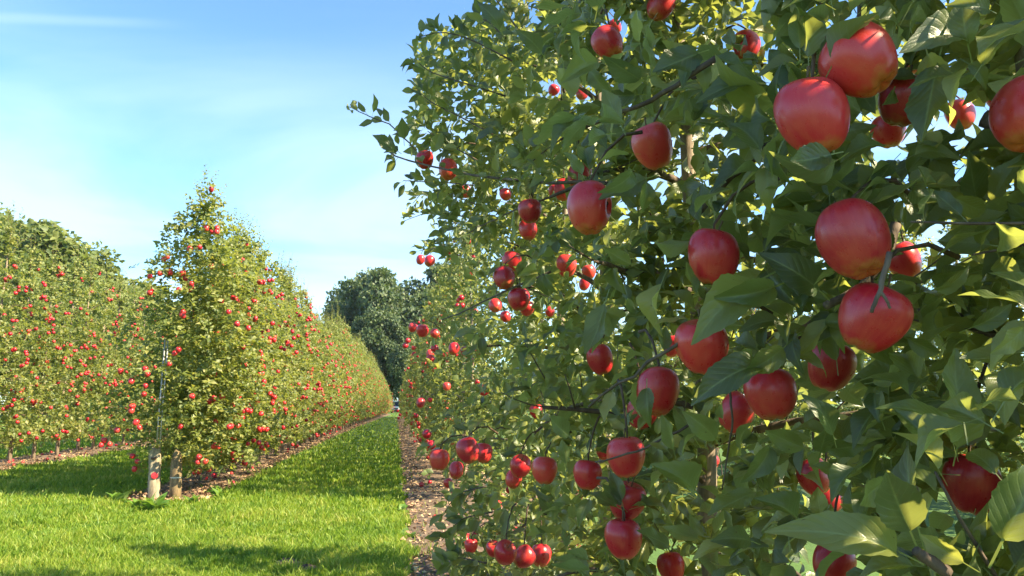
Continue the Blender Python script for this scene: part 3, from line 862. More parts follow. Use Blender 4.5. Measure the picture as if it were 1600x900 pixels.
# ------------------------------------------------------------------ the near row: trees whose leaves can be picked apart
SIL = [(-400, 900), (0, 770), (40, 700), (60, 650), (130, 645), (160, 602), (215, 590), (240, 640), (290, 672), (350, 672), (400, 664), (450, 660), (640, 672), (700, 664), (760, 690), (820, 705), (1200, 690)]
NEAR = [  # y, seed, height, half width, lowest limb, label
 (0.92, 102, 3.8, 0.52, 0.35, 'nearest apple tree, with the largest red apples and leaves'),
 (2.05, 103, 3.9, 0.56, 0.35, 'second apple tree of the near row, with the notched apple'),
 (3.15, 104, 3.9, 0.62, 0.30, 'third apple tree of the near row, a branch reaching left into the sky'),
 (4.25, 105, 3.7, 0.62, 0.25, 'fourth apple tree of the near row, low apples hanging by the bare soil'),
]
near = []
crng = np.random.default_rng(5)
for (y, seed, hgt, half, base, lab) in NEAR:
    T = gen_tree(seed, hgt, half, 0.66, base, 30, 0.06 if y < 1.5 else 0.085, 6, 7, 0.09, taper=0.6)
    fill_tree(T, seed, 2200 if y < 1.5 else (1750 if y < 2.5 else 850), [(0.28, half * 0.5), (0.55, half * 0.95), (1.2, half * 1.05), (2.0, half * 1.0), (2.7, half * 0.92), (3.3, half * 0.7), (3.9, half * 0.3)], 0.72, 0.086, gate=(-0.35, y, 0.42, 0.85 if y < 1.5 else 0.2))
    org = np.array([ROW_R, y, 0.0])
    rx = np.random.default_rng(seed + 50)
    if y < 2.5:                                      # the far side of the crown closes the view upwards
        m = 520
        rosettes(T, np.stack([rx.uniform(0.15, 0.72, m), rx.uniform(-0.6, 0.6, m), rx.uniform(1.35, 3.4, m)], 1), np.tile([0.5, 0, 0.5], (m, 1)), 0.088, 6, rx)
    if 3 < y < 3.5:                                  # a vigorous side of this crown hangs out over the path
        m = 300; zz_ = rx.uniform(2.0, 3.1, m)
        rosettes(T, np.stack([rx.uniform(-0.84, -0.35, m), rx.uniform(-0.55, 0.45, m), zz_], 1), np.tile([-0.5, -0.2, 0.4], (m, 1)), 0.084, 6, rx)
    if y > 4:
        m = 160
        rosettes(T, np.stack([rx.uniform(-0.66, -0.2, m), rx.uniform(-1.0, 0.4, m), rx.uniform(0.15, 0.7, m)], 1), np.tile([-0.5, -0.2, 0.4], (m, 1)), 0.08, 6, rx)
    if y > 1.5:                                      # short spurs all along the leader
        m = 150; hz = rx.uniform(0.8, 3.4, m)
        rosettes(T, np.stack([rx.uniform(-0.28, 0.0, m), rx.uniform(-0.30, 0.02, m), hz], 1), np.tile([-0.4, -0.4, 0.4], (m, 1)), 0.086, 6, rx)
    wp = T['P'] + org
    tip = wp + unit(T['D']) * T['S'][:, None]
    mid = (wp + tip) / 2
    keep = np.ones(len(wp), bool)
    keep &= np.linalg.norm(mid - CAMP, axis=1) > 0.66
    keep &= np.linalg.norm(tip - CAMP, axis=1) > 0.60
    keep &= mid[:, 0] > np.where(mid[:, 2] > 1.9, 0.02, 0.14)
    if y > 1.5: keep &= (mid[:, 0] < ROW_R + 0.12) | (crng.random(len(wp)) < 0.3)
    px, py, d = proj(mid)
    tx, ty, td = proj(tip)
    inf = d > 0.2
    lim = np.interp(py, [s[0] for s in SIL], [s[1] for s in SIL]); lim2 = np.interp(ty, [s[0] for s in SIL], [s[1] for s in SIL])
    keep &= ~(inf & ((px < lim) | (tx < lim2)))
    lpx = T['S'] * FPX / np.maximum(d, 0.2)
    for k in range(len(HERO)):
        hit = inf & (d < HD[k] + 0.02) & (np.hypot(px - HX[k], py - HY[k]) < HRAD[k] * 0.92 + lpx * 0.36)
        keep &= ~(hit & (crng.random(len(wp)) < (1 if HOP[k] >= 0.9 else HOP[k] ** 0.8)))
        hit = (np.linalg.norm(mid - hero_pts[k], axis=1) < 0.038)
        keep &= ~hit
    for k in ('P', 'D', 'N', 'S', 'I'):
        T[k] = T[k][keep]
    near.append(dict(T=T, org=org, lab=lab, W=wp[keep], M=mid[keep], px=px[keep], py=py[keep], d=d[keep], lpx=lpx[keep]))

# a coarse depth picture finds the leaves that show
CELL = 6
zb = np.full((900 // CELL + 1, 1600 // CELL + 1), 1e9)
def cells(px, py, r):
    x0, x1 = int(max(0, (px - r) // CELL)), int(min(1599, px + r) // CELL)
    y0, y1 = int(max(0, (py - r) // CELL)), int(min(899, py + r) // CELL)
    return y0, y1 + 1, x0, x1 + 1
for k in range(len(HERO)):
    a = cells(HX[k], HY[k], HRAD[k] * 0.8)
    zb[a[0]:a[1], a[2]:a[3]] = np.minimum(zb[a[0]:a[1], a[2]:a[3]], HD[k])
for t in near:
    for i in range(len(t['px'])):
        if t['d'][i] < 0.2 or not (-20 < t['px'][i] < 1620 and -20 < t['py'][i] < 920): continue
        a = cells(t['px'][i], t['py'][i], t['lpx'][i] * 0.2)
        if a[1] > a[0] and a[3] > a[2]:
            zb[a[0]:a[1], a[2]:a[3]] = np.minimum(zb[a[0]:a[1], a[2]:a[3]], t['d'][i])
near_roots, limb_pts = [], []
for ti, t in enumerate(near):
    T, org = t['T'], t['org']
    vis = np.zeros(len(t['px']))
    for i in range(len(vis)):
        if t['d'][i] < 0.2 or not (0 < t['px'][i] < 1600 and 0 < t['py'][i] < 900): continue
        a = cells(t['px'][i], t['py'][i], t['lpx'][i] * 0.3)
        z = zb[a[0]:a[1], a[2]:a[3]]
        if z.size: vis[i] = (z >= t['d'][i] - 0.015).mean() * t['lpx'][i]
    order = np.argsort(-vis)[:300]
    single = np.zeros(len(vis), bool); single[order] = vis[order] > 5
    root = link('apple_tree', None, None, tuple(org), t['lab'], 'apple tree', 'apple trees of the near row')
    root.empty_display_size = 0.2
    near_roots.append(root)
    mb = MB(); mb.tube(T['trunk'][0], T['trunk'][1] * 0.9, 10, wob=0.06, rng=crng)
    link('trunk', mb.mesh('trunk', M_TRUNK), root)
    bobs = []
    for pts, rad, sh in T['limbs']:
        wl_ = pts + org
        # a limb is left out in front of the lens and in front of a hero apple
        mb = MB(); n_part = 0
        def okay(q):
            q = q + org
            x, y, d = proj(q)
            lim = np.interp(y, [s[0] for s in SIL], [s[1] for s in SIL])
            bad = (np.linalg.norm(q - CAMP, axis=1) < 0.62) | ((d > 0.2) & (x < lim - 8))
            for k in range(len(HERO)):
                bad |= (d < HD[k] + 0.03) & (d > 0.2) & (np.hypot(x - HX[k], y - HY[k]) < HRAD[k])
            return not bad.any()
        if okay(pts) or len(pts) < 5:
            mb.tube(pts, rad, 6); n_part += 1
            limb_pts.append((wl_, None))
        for s in sh:
            if n_part and okay(s):
                mb.tube(s, np.linspace(0.0026, 0.0013, len(s)), 4); n_part += 1
        if n_part == 0:
            mb.tube(pts[:2], rad[:2], 6)
        bobs.append(link('branch', mb.mesh('branch', M_BARK), root))
    t['bobs'] = bobs
    idx = np.where(single)[0]
    for i in idx:
        big = t['lpx'][i] > 45
        me = FINE_MESH[crng.integers(0, 6)] if big else MID_MESH[crng.integers(0, 6)]
        o = bpy.data.objects.new('leaf', me); COL.objects.link(o)
        o.parent = bobs[T['I'][i]]
        o.matrix_basis = leaf_matrix(T['P'][i], T['D'][i], T['N'][i], T['S'][i])
    rest = ~single
    tl = T_LOW
    me = leaves_mesh('crown', T['P'][rest], T['D'][rest], T['N'][rest], T['S'][rest], tl, M_LEAF, crng, True)
    link('crown', me, root, kind='stuff')

# twigs that carry the single apples
allp = np.concatenate([w for w, _ in limb_pts])
for k, p in enumerate(hero_pts):
    top = p + np.array([0.004, 0.002, 0.05])
    dd = np.linalg.norm(allp - top - np.array([0, 0, 0.06]), axis=1)
    vec = allp - top
    dd = dd + np.where(vec[:, 2] < 0.0, 0.3, 0) + np.where(proj(allp)[2] < HD[k], 0.25, 0)
    q = allp[np.argmin(dd)]
    ln = np.linalg.norm(q - top)
    if ln > 0.22:
        q = top + (q - top) / ln * 0.12; ln = 0.12
    mid1 = top * 0.7 + q * 0.3 + np.array([0, 0, min(0.05, ln * 0.2)])
    mid2 = top * 0.35 + q * 0.65 + np.array([0, 0, min(0.05, ln * 0.2)])
    ri = int(np.argmin([abs(r.location.y - p[1]) for r in near_roots]))
    mb = MB(); off = np.array(near_roots[ri].location)
    mb.tube(np.array([p + np.array([0.004, 0.002, 0.035]), top, mid1, mid2, q]) - off, [0.0016, 0.0022, 0.0026, 0.003, 0.0035], 5)
    tw = link('twig', mb.mesh('twig', M_TWIG), near_roots[ri])
    if HERO[k][2] > 24:                              # the spur's own leaves round the stalk
        view = unit(CAMP - p); made = 0; tries = 0
        while made < 6 and tries < 60:
            tries += 1
            d = unit(hr.normal(0, 1, 3) + np.array([0, 0, 0.25]))
            if d @ view > 0.25 or (d[2] < -0.2 and d @ view > -0.3): continue
            s = hr.uniform(0.06, 0.1); b0 = top + hr.normal(0, 0.008, 3)
            if np.linalg.norm(b0 + d * s - CAMP) < 0.6: continue
            nn = unit(np.array([0, 0, 0.9]) + view * 0.4 + hr.normal(0, 0.4, 3))
            o = bpy.data.objects.new('leaf', (FINE_MESH if HERO[k][2] > 50 else MID_MESH)[hr.integers(0, 6)]); COL.objects.link(o); o.parent = tw
            o.matrix_basis = leaf_matrix(b0 - off, d, nn, s)
            made += 1

# branches that show in the photo: photo x, y, distance along each, radius, tree
SHOW = [
 ([(1230, 205, 1.35), (1165, 250, 1.33), (1125, 290, 1.32), (1085, 340, 1.32)], (0.013, 0.006), 2),
 ([(1120, 90, 1.05), (1040, 145, 1.08), (975, 175, 1.10), (900, 205, 1.14)], (0.0045, 0.0025), 2),
 ([(985, 290, 2.0), (900, 286, 2.15), (800, 280, 2.35), (720, 272, 2.55), (640, 255, 2.75), (600, 232, 2.85)], (0.006, 0.0025), 3),
 ([(650, 235, 2.75), (612, 195, 2.8), (575, 180, 2.82), (545, 167, 2.85)], (0.0028, 0.0014), 3),
 ([(1290, 478, 0.96), (1340, 455, 0.97), (1385, 400, 0.97), (1400, 350, 0.98)], (0.0055, 0.0075), 1),
 ([(1390, 395, 0.80), (1380, 430, 0.79), (1374, 462, 0.785), (1362, 488, 0.785)], (0.0035, 0.002), 1),
 ([(1375, 455, 0.785), (1385, 468, 0.782), (1391, 482, 0.782)], (0.002, 0.0014), 1),
 ([(1180, 460, 1.04), (1075, 525, 1.06), (1010, 570, 1.10), (920, 636, 1.2)], (0.0036, 0.0020), 2),
 ([(1140, 610, 1.1), (1146, 650, 1.09), (1139, 700, 1.1), (1128, 765, 1.12)], (0.0020, 0.0011), 1),
 ([(1075, 665, 1.3), (1000, 705, 1.35), (930, 722, 1.4)], (0.0026, 0.0016), 2),
 ([(860, 425, 2.3), (770, 462, 2.5), (720, 490, 2.7), (690, 500, 2.8)], (0.004, 0.002), 3),
 ([(875, 300, 2.3), (780, 340, 2.5), (730, 365, 2.6)], (0.0035, 0.0018), 3),
 ([(1480, 895, 0.66), (1447, 872, 0.66), (1430, 860, 0.66)], (0.0060, 0.0045), 0),
]
show_obj = []
for pl, (r0, r1), ti in SHOW:
    pts = np.array([P(*q) for q in pl])
    tt = np.linspace(0, len(pts) - 1, 12)
    sm = np.stack([np.interp(tt, range(len(pts)), pts[:, c]) for c in range(3)], 1)
    sm[1:-1] = (sm[:-2] + 2 * sm[1:-1] + sm[2:]) / 4 + hr.normal(0, 0.006, (10, 3)) * min(0.4, np.linalg.norm(pts[-1] - pts[0]))
    root = near_roots[max(0, ti - 1)]; off = np.array(root.location)
    mb = MB(); mb.tube(sm - off, np.linspace(r0, r1, 12), 7, wob=0.1, rng=hr)
    show_obj.append((link('branch', mb.mesh('branch', M_BARK), root), sm))

def place_leaf(base, tip, tilt, owner, roll=0.0, fine=None, var=None, stretch=1.0):
    """a leaf from one world point to another whose face is turned towards the lens and tilted"""
    base, tip = np.asarray(base), np.asarray(tip)
    d = tip - base; ln = np.linalg.norm(d)
    view = unit(CAMP - (base + tip) / 2)
    side = unit(np.cross(d, view))
    n = unit(view * math.cos(roll) + side * math.sin(roll) + np.array([0, 0, tilt]))
    big = ln * FPX / max(0.3, proj(base)[2]) > 45 if fine is None else fine
    me = (FINE_MESH if big else MID_MESH)[hr.integers(0, 6) if var is None else var]
    o = bpy.data.objects.new('leaf', me); COL.objects.link(o); o.parent = owner
    root = owner.parent if owner.parent else owner
    o.matrix_basis = leaf_matrix(base - np.array(root.location), d, n, ln)
    if stretch != 1.0:
        o.matrix_basis = o.matrix_basis @ Matrix.Diagonal((stretch, 1, 1, 1))
    return o

# leaves along the two shoots that stand out against the sky
for oi_, (o, sm) in enumerate(show_obj):
    if oi_ not in (2, 3): continue
    n = 34 if oi_ == 2 else 15
    for i in range(n):
        t = hr.uniform(0.05, 1.0) if oi_ == 2 else (i + 1) / n
        q = np.array([np.interp(t * 11, range(12), sm[:, c]) for c in range(3)])
        tan = unit(sm[-1] - sm[0])
        dd = unit(tan * 0.55 + hr.normal(0, 0.75, 3) + np.array([0, 0, 0.35]))
        place_leaf(q, q + dd * hr.uniform(0.055, 0.095), 0.6, o, hr.uniform(-0.9, 0.9))

# shoots on the outline of the near row
SHOOTS = [
 ([(800, 95, 2.3), (735, 60, 2.4), (690, 48, 2.45), (655, 58, 2.5)], 16, 3), ([(790, 150, 2.4), (720, 128, 2.5), (668, 112, 2.6), (648, 92, 2.62)], 18, 3),
 ([(770, 210, 2.5), (715, 180, 2.6), (672, 160, 2.7), (650, 138, 2.75)], 18, 3), ([(745, 250, 2.6), (700, 225, 2.7), (668, 205, 2.75)], 14, 3),
 ([(790, 60, 2.3), (760, 30, 2.35), (742, 30, 2.4)], 10, 3), ([(820, 60, 2.0), (790, 20, 2.05), (765, -15, 2.1)], 12, 3),
 ([(715, 350, 3.9), (672, 330, 4.0), (632, 345, 4.1)], 14, 4), ([(700, 320, 3.9), (660, 300, 4.0), (645, 318, 4.0)], 12, 4), ([(720, 400, 3.9), (680, 385, 4.0), (655, 392, 4.1)], 12, 4),
 ([(740, 290, 3.0), (700, 285, 3.1), (655, 284, 3.2), (630, 282, 3.25)], 12, 3), ([(770, 330, 3.0), (720, 310, 3.1), (690, 300, 3.15)], 12, 3),
 ([(770, 800, 2.4), (720, 810, 2.45), (690, 845, 2.5)], 14, 4), ([(760, 760, 2.5), (715, 770, 2.55), (695, 800, 2.6)], 14, 4), ([(760, 880, 2.3), (715, 870, 2.35), (695, 895, 2.35)], 14, 4),
]
for pl, n, ti in SHOOTS:
    pts = np.array([P(*q) for q in pl]); tt = np.linspace(0, len(pts) - 1, 9)
    sm = np.stack([np.interp(tt, range(len(pts)), pts[:, c]) for c in range(3)], 1)
    sm[1:-1] = (sm[:-2] + 2 * sm[1:-1] + sm[2:]) / 4
    root = near_roots[max(0, ti - 1)]; mb = MB(); mb.tube(sm - np.array(root.location), np.linspace(0.003, 0.0014, 9), 5)
    o = link('branch', mb.mesh('branch', M_BARK), root)
    tan = unit(sm[-1] - sm[0])
    n = int(n * 1.9)
    for i in range(n):
        t = (i + 0.7) / n
        q = np.array([np.interp(t * 8, range(9), sm[:, c]) for c in range(3)])
        dd = unit(tan * 0.6 + hr.normal(0, 0.7, 3) + np.array([0, 0, 0.25]))
        place_leaf(q, q + dd * hr.uniform(0.055, 0.09), 0.7, o, hr.uniform(-1.1, 1.1))

# the biggest leaves of the foreground: base x, y, tip x, y, distance at base and tip, roll, branch
BIG = [
 (1437, 862, 1372, 720, .66, .64, .1, 12, 1.15), (1443, 866, 1405, 690, .67, .70, -.7, 12, 1.1), (1450, 880, 1250, 800, .68, .64, .3, 12, .75),
 (1545, 890, 1640, 690, .58, .56, .15, 12, 1.25), (1530, 895, 1430, 830, .64, .68, -.5, 12, 1.25), (1455, 885, 1340, 880, .66, .66, .7, 12, 1.0),
 (1575, 760, 1500, 680, .7, .74, .4, 12, 1.1), (1600, 560, 1545, 640, .66, .62, .5, 12, 1.1), (1610, 500, 1560, 560, .66, .64, -.8, 12, 1.0),
 (1300, 470, 1215, 400, .95, .9, .2, 4, 1.1), (1232, 440, 1140, 475, .97, .92, -.3, 7, 1.0), (1215, 420, 1075, 505, 1.0, .93, .25, 7, .95),
 (1220, 560, 1085, 600, 1.0, .95, .4, 8, 1.0), (1240, 530, 1170, 590, 1.0, .97, -.4, 8, 1.0), (1180, 420, 1110, 330, 1.2, 1.15, .4, 7, 1.1),
 (1320, 235, 1225, 262, .74, .72, .2, 4, 1.25), (1330, 240, 1230, 290, .76, .73, -.9, 4, 1.0),
 (1040, 420, 1010, 520, 1.15, 1.12, .9, 7, 1.0), (950, 450, 925, 560, 1.2, 1.17, .7, 7, 1.0), (1000, 420, 940, 390, 1.2, 1.2, .3, 7, 1.0),
 (1010, 590, 1012, 660, 1.15, 1.1, .3, 7, 1.05), (960, 600, 945, 655, 1.2, 1.15, .5, 7, 1.0),
 (1110, 75, 1030, 110, 1.0, .95, .2, 1, 1.1), (1230, 130, 1090, 125, 1.0, .96, .9, 1, .9), (1240, 165, 1110, 150, 1.0, .95, -.7, 1, 1.0),
 (950, 90, 880, 115, 1.1, 1.06, .2, 1, 1.1), (1015, 135, 950, 90, 1.1, 1.05, -.3, 1, 1.1), (1030, 270, 940, 310, 1.15, 1.12, .4, 2, 1.2),
 (1440, 60, 1480, 170, .8, .76, .6, 4, 1.1), (1470, 70, 1445, 210, .78, .74, .3, 4, 1.0), (1540, 60, 1420, 40, .75, .7, .7, 4, 1.0),
 (1560, 20, 1500, 0, .72, .7, .3, 4, 1.2), (1500, 90, 1555, 130, .78, .76, -.4, 4, 1.0), (1600, 30, 1540, 70, .7, .66, .5, 4, 1.1),
 (1470, 300, 1560, 340, .85, .83, .3, 4, 1.1), (1500, 360, 1570, 330, .9, .86, -.4, 4, 1.2), (1440, 460, 1530, 430, .82, .78, .8, 4, .9),
 (1500, 520, 1590, 480, .8, .76, .5, 4, 1.0), (1400, 520, 1480, 560, .86, .84, .4, 4, 1.0), (1385, 470, 1440, 440, .86, .9, -.2, 4, 1.1),
 (1350, 600, 1410, 590, .92, .9, .1, 8, 1.2), (1400, 640, 1475, 635, .88, .84, .2, 8, 1.2), (1480, 640, 1530, 600, .86, .84, .6, 8, 1.1),
 (1310, 700, 1275, 610, .85, .83, .7, 8, 1.0), (1350, 720, 1290, 770, .82, .8, .5, 12, 1.0), (1400, 740, 1330, 790, .78, .75, -.5, 12, 1.1),
 (1130, 700, 1080, 640, 1.05, 1.02, .1, 8, 1.2), (1100, 780, 1040, 720, 1.1, 1.05, .3, 8, 1.2), (1200, 760, 1110, 800, 1.0, .96, .6, 8, 1.0),
 (1210, 680, 1180, 760, 1.0, .96, -.5, 8, 1.1), (1260, 820, 1200, 770, .9, .87, .4, 12, 1.1), (1190, 850, 1120, 830, .98, .95, .3, 12, 1.1),
 (925, 770, 905, 815, 1.35, 1.3, .2, 9, 1.1), (1060, 860, 1000, 830, 1.2, 1.17, .4, 9, 1.0), (900, 690, 850, 650, 1.6, 1.55, .3, 9, 1.1),
 (628, 240, 582, 212, 2.7, 2.65, .3, 3, 1.2), (632, 228, 628, 183, 2.7, 2.68, .2, 3, 1.2), (672, 250, 690, 198, 2.6, 2.58, .1, 3, 1.0),
 (880, 60, 905, 5, 1.2, 1.15, .4, 1, .9), (790, 60, 752, -5, 1.7, 1.65, .4, 2, 1.1), (855, 95, 815, 40, 1.5, 1.45, .3, 2, 1.1),
 (880, 90, 885, 165, 1.25, 1.2, -.4, 1, 1.2), (915, 95, 945, 150, 1.2, 1.18, .5, 1, 1.0),
]
for (bx, by, tx, ty, d0, d1, rl, bi, st) in BIG:
    place_leaf(P(bx, by, d0), P(tx, ty, d1), 0.15, show_obj[bi][0], rl, stretch=min(st, 1.12))

# ------------------------------------------------------------------ the other trees: shared crowns
FPROF = [(0.34, 0.45), (0.6, 0.72), (1.1, 0.82), (2.2, 0.76), (3.2, 0.54), (3.9, 0.28), (4.35, 0.08)]
VAR = []
for k in range(6):
    T = gen_tree(200 + k, 4.4, 0.62, 0.7, 0.45, 26, 0.075, 6, 11, 0.078)
    fill_tree(T, 220 + k, 1150, FPROF, 0.78, 0.078, gate=(-0.5, k, 0.55, 1.0))
    rg_ = np.random.default_rng(k)
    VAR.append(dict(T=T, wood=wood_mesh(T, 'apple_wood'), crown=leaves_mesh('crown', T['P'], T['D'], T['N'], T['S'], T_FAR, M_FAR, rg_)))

apples = []          # (position, radius, tree key, height)
DARKCROWN = []
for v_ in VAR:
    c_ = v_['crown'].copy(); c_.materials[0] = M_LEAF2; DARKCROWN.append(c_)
def row_tree(x, y, sc_, k, flip, label, group, n_apple, key, mode, own=None):
    root = link('apple_tree', None, None, (x, y, 0), label, 'apple tree', group)
    root.scale = (sc_[0], sc_[0], sc_[1])
    root.rotation_euler = (0, 0, flip)
    v = own or VAR[k]
    link('trunk', v['wood'], root)
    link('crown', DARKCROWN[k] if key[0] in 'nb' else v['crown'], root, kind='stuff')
    sp = v['T']['spots']
    c, s = math.cos(flip), math.sin(flip)
    w = np.stack([sp[:, 0] * c - sp[:, 1] * s, sp[:, 0] * s + sp[:, 1] * c, sp[:, 2]], 1) * np.array([sc_[0], sc_[0], sc_[1]])
    rr = np.hypot(w[:, 0], w[:, 1])
    face = (w[:, 0] * mode[0] + w[:, 1] * mode[1]) / np.maximum(rr, 0.05)
    ok = np.where(face > -0.15)[0]
    rg = np.random.default_rng(int(y * 100) + k)
    pick = rg.choice(ok, min(n_apple, len(ok)), replace=False)
    for i in pick:
        out = w[i] * np.array([1.10, 1.06, 1.0]) + np.array([0, 0, -0.01])
        apples.append((np.array([x, y, 0]) + out, rg.uniform(0.034, 0.041), key, out[2]))
        for _ in range(int(rg.choice([0, 0, 1, 2]))):
            o2 = out + rg.normal(0, 1, 3) * np.array([0.05, 0.06, 0.05])
            apples.append((np.array([x, y, 0]) + o2, rg.uniform(0.032, 0.040), key, o2[2]))
    return root

ORD = ['first', 'second', 'third', 'fourth', 'fifth', 'sixth', 'seventh', 'eighth', 'ninth', 'tenth', 'eleventh', 'twelfth']
rr_ = np.random.default_rng(9)
# middle row, starting at the wooden post; the first four have crowns of their own
y, i = Y_L0, 0
while y < Y_L1:
    hgt = np.interp(y, [11, 13, 20, 35, 55, 75, 86], [4.55, 4.3, 4.6, 5.2, 5.0, 4.0, 3.3]) * (1 if i == 0 else rr_.uniform(0.88, 1.07))
    wx = 1.28 if i == 0 else (1.12 if y < 60 else 0.95)
    if i == 0: lab = 'tall apple tree ending the middle row, standing right behind the wooden post'
    elif i < 12: lab = '%s apple tree of the middle row counted from the wooden post' % ORD[i]
    else: lab = 'apple tree in the distant part of the middle row, merging into a hedge'
    own = None
    if i < 4:
        T = gen_tree(300 + i, 4.4, 0.68, 0.72, 0.4, 34, 0.06, 6, 15, 0.076)
        fill_tree(T, 320 + i, 1500, FPROF, 0.82, 0.076, gate=(-0.5, i, 0.5, 1.0))
        own = dict(T=T, wood=wood_mesh(T, 'apple_wood'), crown=None)
    if own:
        rg = np.random.default_rng(400 + i)
        n0 = len(apples)
        own['crown'] = VAR[0]['crown']
        root = row_tree(x_left(y), y, (wx, hgt / 4.4), 0, 0.0, lab, 'apple trees of the middle row', 58 if i < 2 else 36, 'm%d' % i, (0.5, -0.85) if i == 0 else (0.95, -0.3), own)
        apples[n0:] = [q for q in apples[n0:] if not (215 < proj(q[0])[0] < 295 and proj(q[0])[1] > 690) and not (232 < proj(q[0])[0] < 258 and proj(q[0])[1] > 540)]
        # leaves that would hide an apple from the open side are left out
        W = own['T']['P'] * np.array([wx, wx, hgt / 4.4]) + np.array([x_left(y), y, 0])
        keep = np.ones(len(W), bool)
        for (p, r, key, h) in apples[n0:]:
            v = unit(CAMP - p); q = W - p; al = q @ v
            perp = np.linalg.norm(q - al[:, None] * v, axis=1)
            keep &= ~((al > -0.02) & (al < 0.5) & (perp < 0.062) & (rg.random(len(W)) < 0.8))
        lx, ly, ld = proj(W)
        keep &= ~((lx > 219) & (lx < 263) & (ly > 690) & (ld < 11.2))
        keep &= ~((lx > 256) & (lx < 292) & (ly > 712) & (ld < 11.2))
        keep &= ~((lx > 234) & (lx < 256) & (ly > 545) & (ld < 10.75))
        keep &= ~((ly > 690) & (lx < 345) & (rg.random(len(W)) < 0.3))
        T = own['T']
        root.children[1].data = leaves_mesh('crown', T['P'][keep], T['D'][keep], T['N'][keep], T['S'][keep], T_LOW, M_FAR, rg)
    else:
        row_tree(x_left(y), y, (wx, hgt / 4.4), rr_.integers(0, 6), rr_.choice([0, math.pi]) + rr_.normal(0, 0.15), lab, 'apple trees of the middle row', 26 if y < 40 else 15, 'm%d' % min(i, 12), (0.95, -0.3))
    y += 1.12 + rr_.normal(0, 0.06); i += 1
# left row
y, i = Y_F0, 0
while y < Y_F1:
    hgt = np.interp(y, [13, 30, 80], [4.9, 5.2, 4.8]) * rr_.uniform(0.94, 1.05)
    if i == 0: lab = 'apple tree of the left row at the left edge of the photo'
    elif i < 10: lab = '%s apple tree of the left row counted from the photo edge' % ORD[i]
    else: lab = 'apple tree in the far part of the left row behind the post tree'
    if y > 15.2 or i < 3:
        row_tree(ROW_F, y, (1.15, hgt / 4.4), rr_.integers(0, 6), rr_.choice([0, math.pi]) + rr_.normal(0, 0.15), lab, 'apple trees of the left row', 34 if y < 40 else 9, 'f%d' % min(i, 10), (0.9, -0.45))
    y += 1.12 + rr_.normal(0, 0.06); i += 1
# near row beyond the gap
ys = [(5.5, 3.1)] + [(10.2 + 1.12 * k, 4.4) for k in range(int((Y_R1 - 10.2) / 1.12))]
for i, (y, h0) in enumerate(ys):
    hgt = h0 * rr_.uniform(0.92, 1.04)
    if i == 0: lab = 'low young apple tree of the near row before the gap'
    elif i < 9: lab = '%s apple tree of the near row beyond the gap' % ORD[i - 1]
    else: lab = 'apple tree in the distant part of the near row by the path'
    row_tree(ROW_R + 0.12, y, (0.84, hgt / 4.4), rr_.integers(0, 6), rr_.choice([0, math.pi]) + rr_.normal(0, 0.15), lab, 'apple trees of the near row', 14 if y < 30 else 8, 'n%d' % min(i, 9), (-0.9, -0.45))

# a further row glimpsed through the near leaves
for k in range(17):
    row_tree(7.4, 6.5 + 1.15 * k, (1.2, rr_.uniform(0.85, 1.0)), rr_.integers(0, 6), rr_.normal(0, 0.2), 'apple tree of the row behind the near one, glimpsed between its leaves', 'apple trees glimpsed behind the near row', 0, 'b', (-1, 0))
# ------------------------------------------------------------------ windfalls
wr = np.random.default_rng(31)
for nm, cnt in (('middle', 45), ('left', 90), ('right', 25)):
    f0, f1, y0, y1 = STRIPS[nm]
    for _ in range(cnt):
        y = y0 + (min(y1, 55) - y0) * wr.random() ** 1.8
        if nm == 'middle' and y < 11.7: continue
        if nm == 'right': y = 6 + 30 * wr.random() ** 1.5
        x = f0(y) + (f1(y) - f0(y)) * wr.uniform(0.08, 0.97)
        r = wr.uniform(0.030, 0.038)
        apples.append((np.array([x, y, 0.03 + r * 0.9]), r, 'w' + nm, -1))

AX = np.array([a[0] for a in apples])
apx, apy, apd = proj(AX)
arad = np.array([a[1] for a in apples])
size = 2 * arad * FPX / apd
inv = (apx > 4) & (apx < 1596) & (apy > 4) & (apy < 896)
keys = [a[2] for a in apples]
okk = np.array([k[0] in 'mw' or k[0] == 'f' for k in keys])
score = np.where(inv & okk, size, 0)
best = np.argsort(-score)[:300 - len(HERO)]
LAB = {}
def apple_label(key, h, dx):
    if key[0] == 'w':
        return {'wmiddle': 'windfall red apple lying on the soil strip under the middle row', 'wleft': 'windfall red apple lying on the soil strip under the left row', 'wright': 'windfall red apple lying on the bare soil by the path'}[key]
    side = 'left side' if dx < -0.3 else ('right side' if dx > 0.3 else 'middle')
    lev = ['lowest', 'low', 'waist high', 'mid height', 'upper', 'high', 'topmost'][min(6, int(max(0, h) / 0.6))]
    band = '%s, %s of' % (lev, side)
    if key[0] == 'm':
        i = int(key[1:])
        return 'small red apple, %s the %s' % (band, 'tree right behind the wooden post' if i == 0 else ('%s tree of the middle row' % ORD[i] if i < 12 else 'distant trees of the middle row'))
    i = int(key[1:])
    return 'small red apple, %s the %s tree of the left row' % (band, ORD[i] if i < 10 else 'far')
ar = np.random.default_rng(8)
for i in best:
    p, r, key, h = apples[i]
    lab = apple_label(key, h, p[0] - (x_left(p[1]) if key[0] == 'm' else ROW_F))
    put_apple(p, r, lab, lab.replace('small red apple', 'small red apples').replace('windfall red apple', 'windfall red apples'), ar, fine=False)
restm = np.ones(len(apples), bool); restm[best] = False
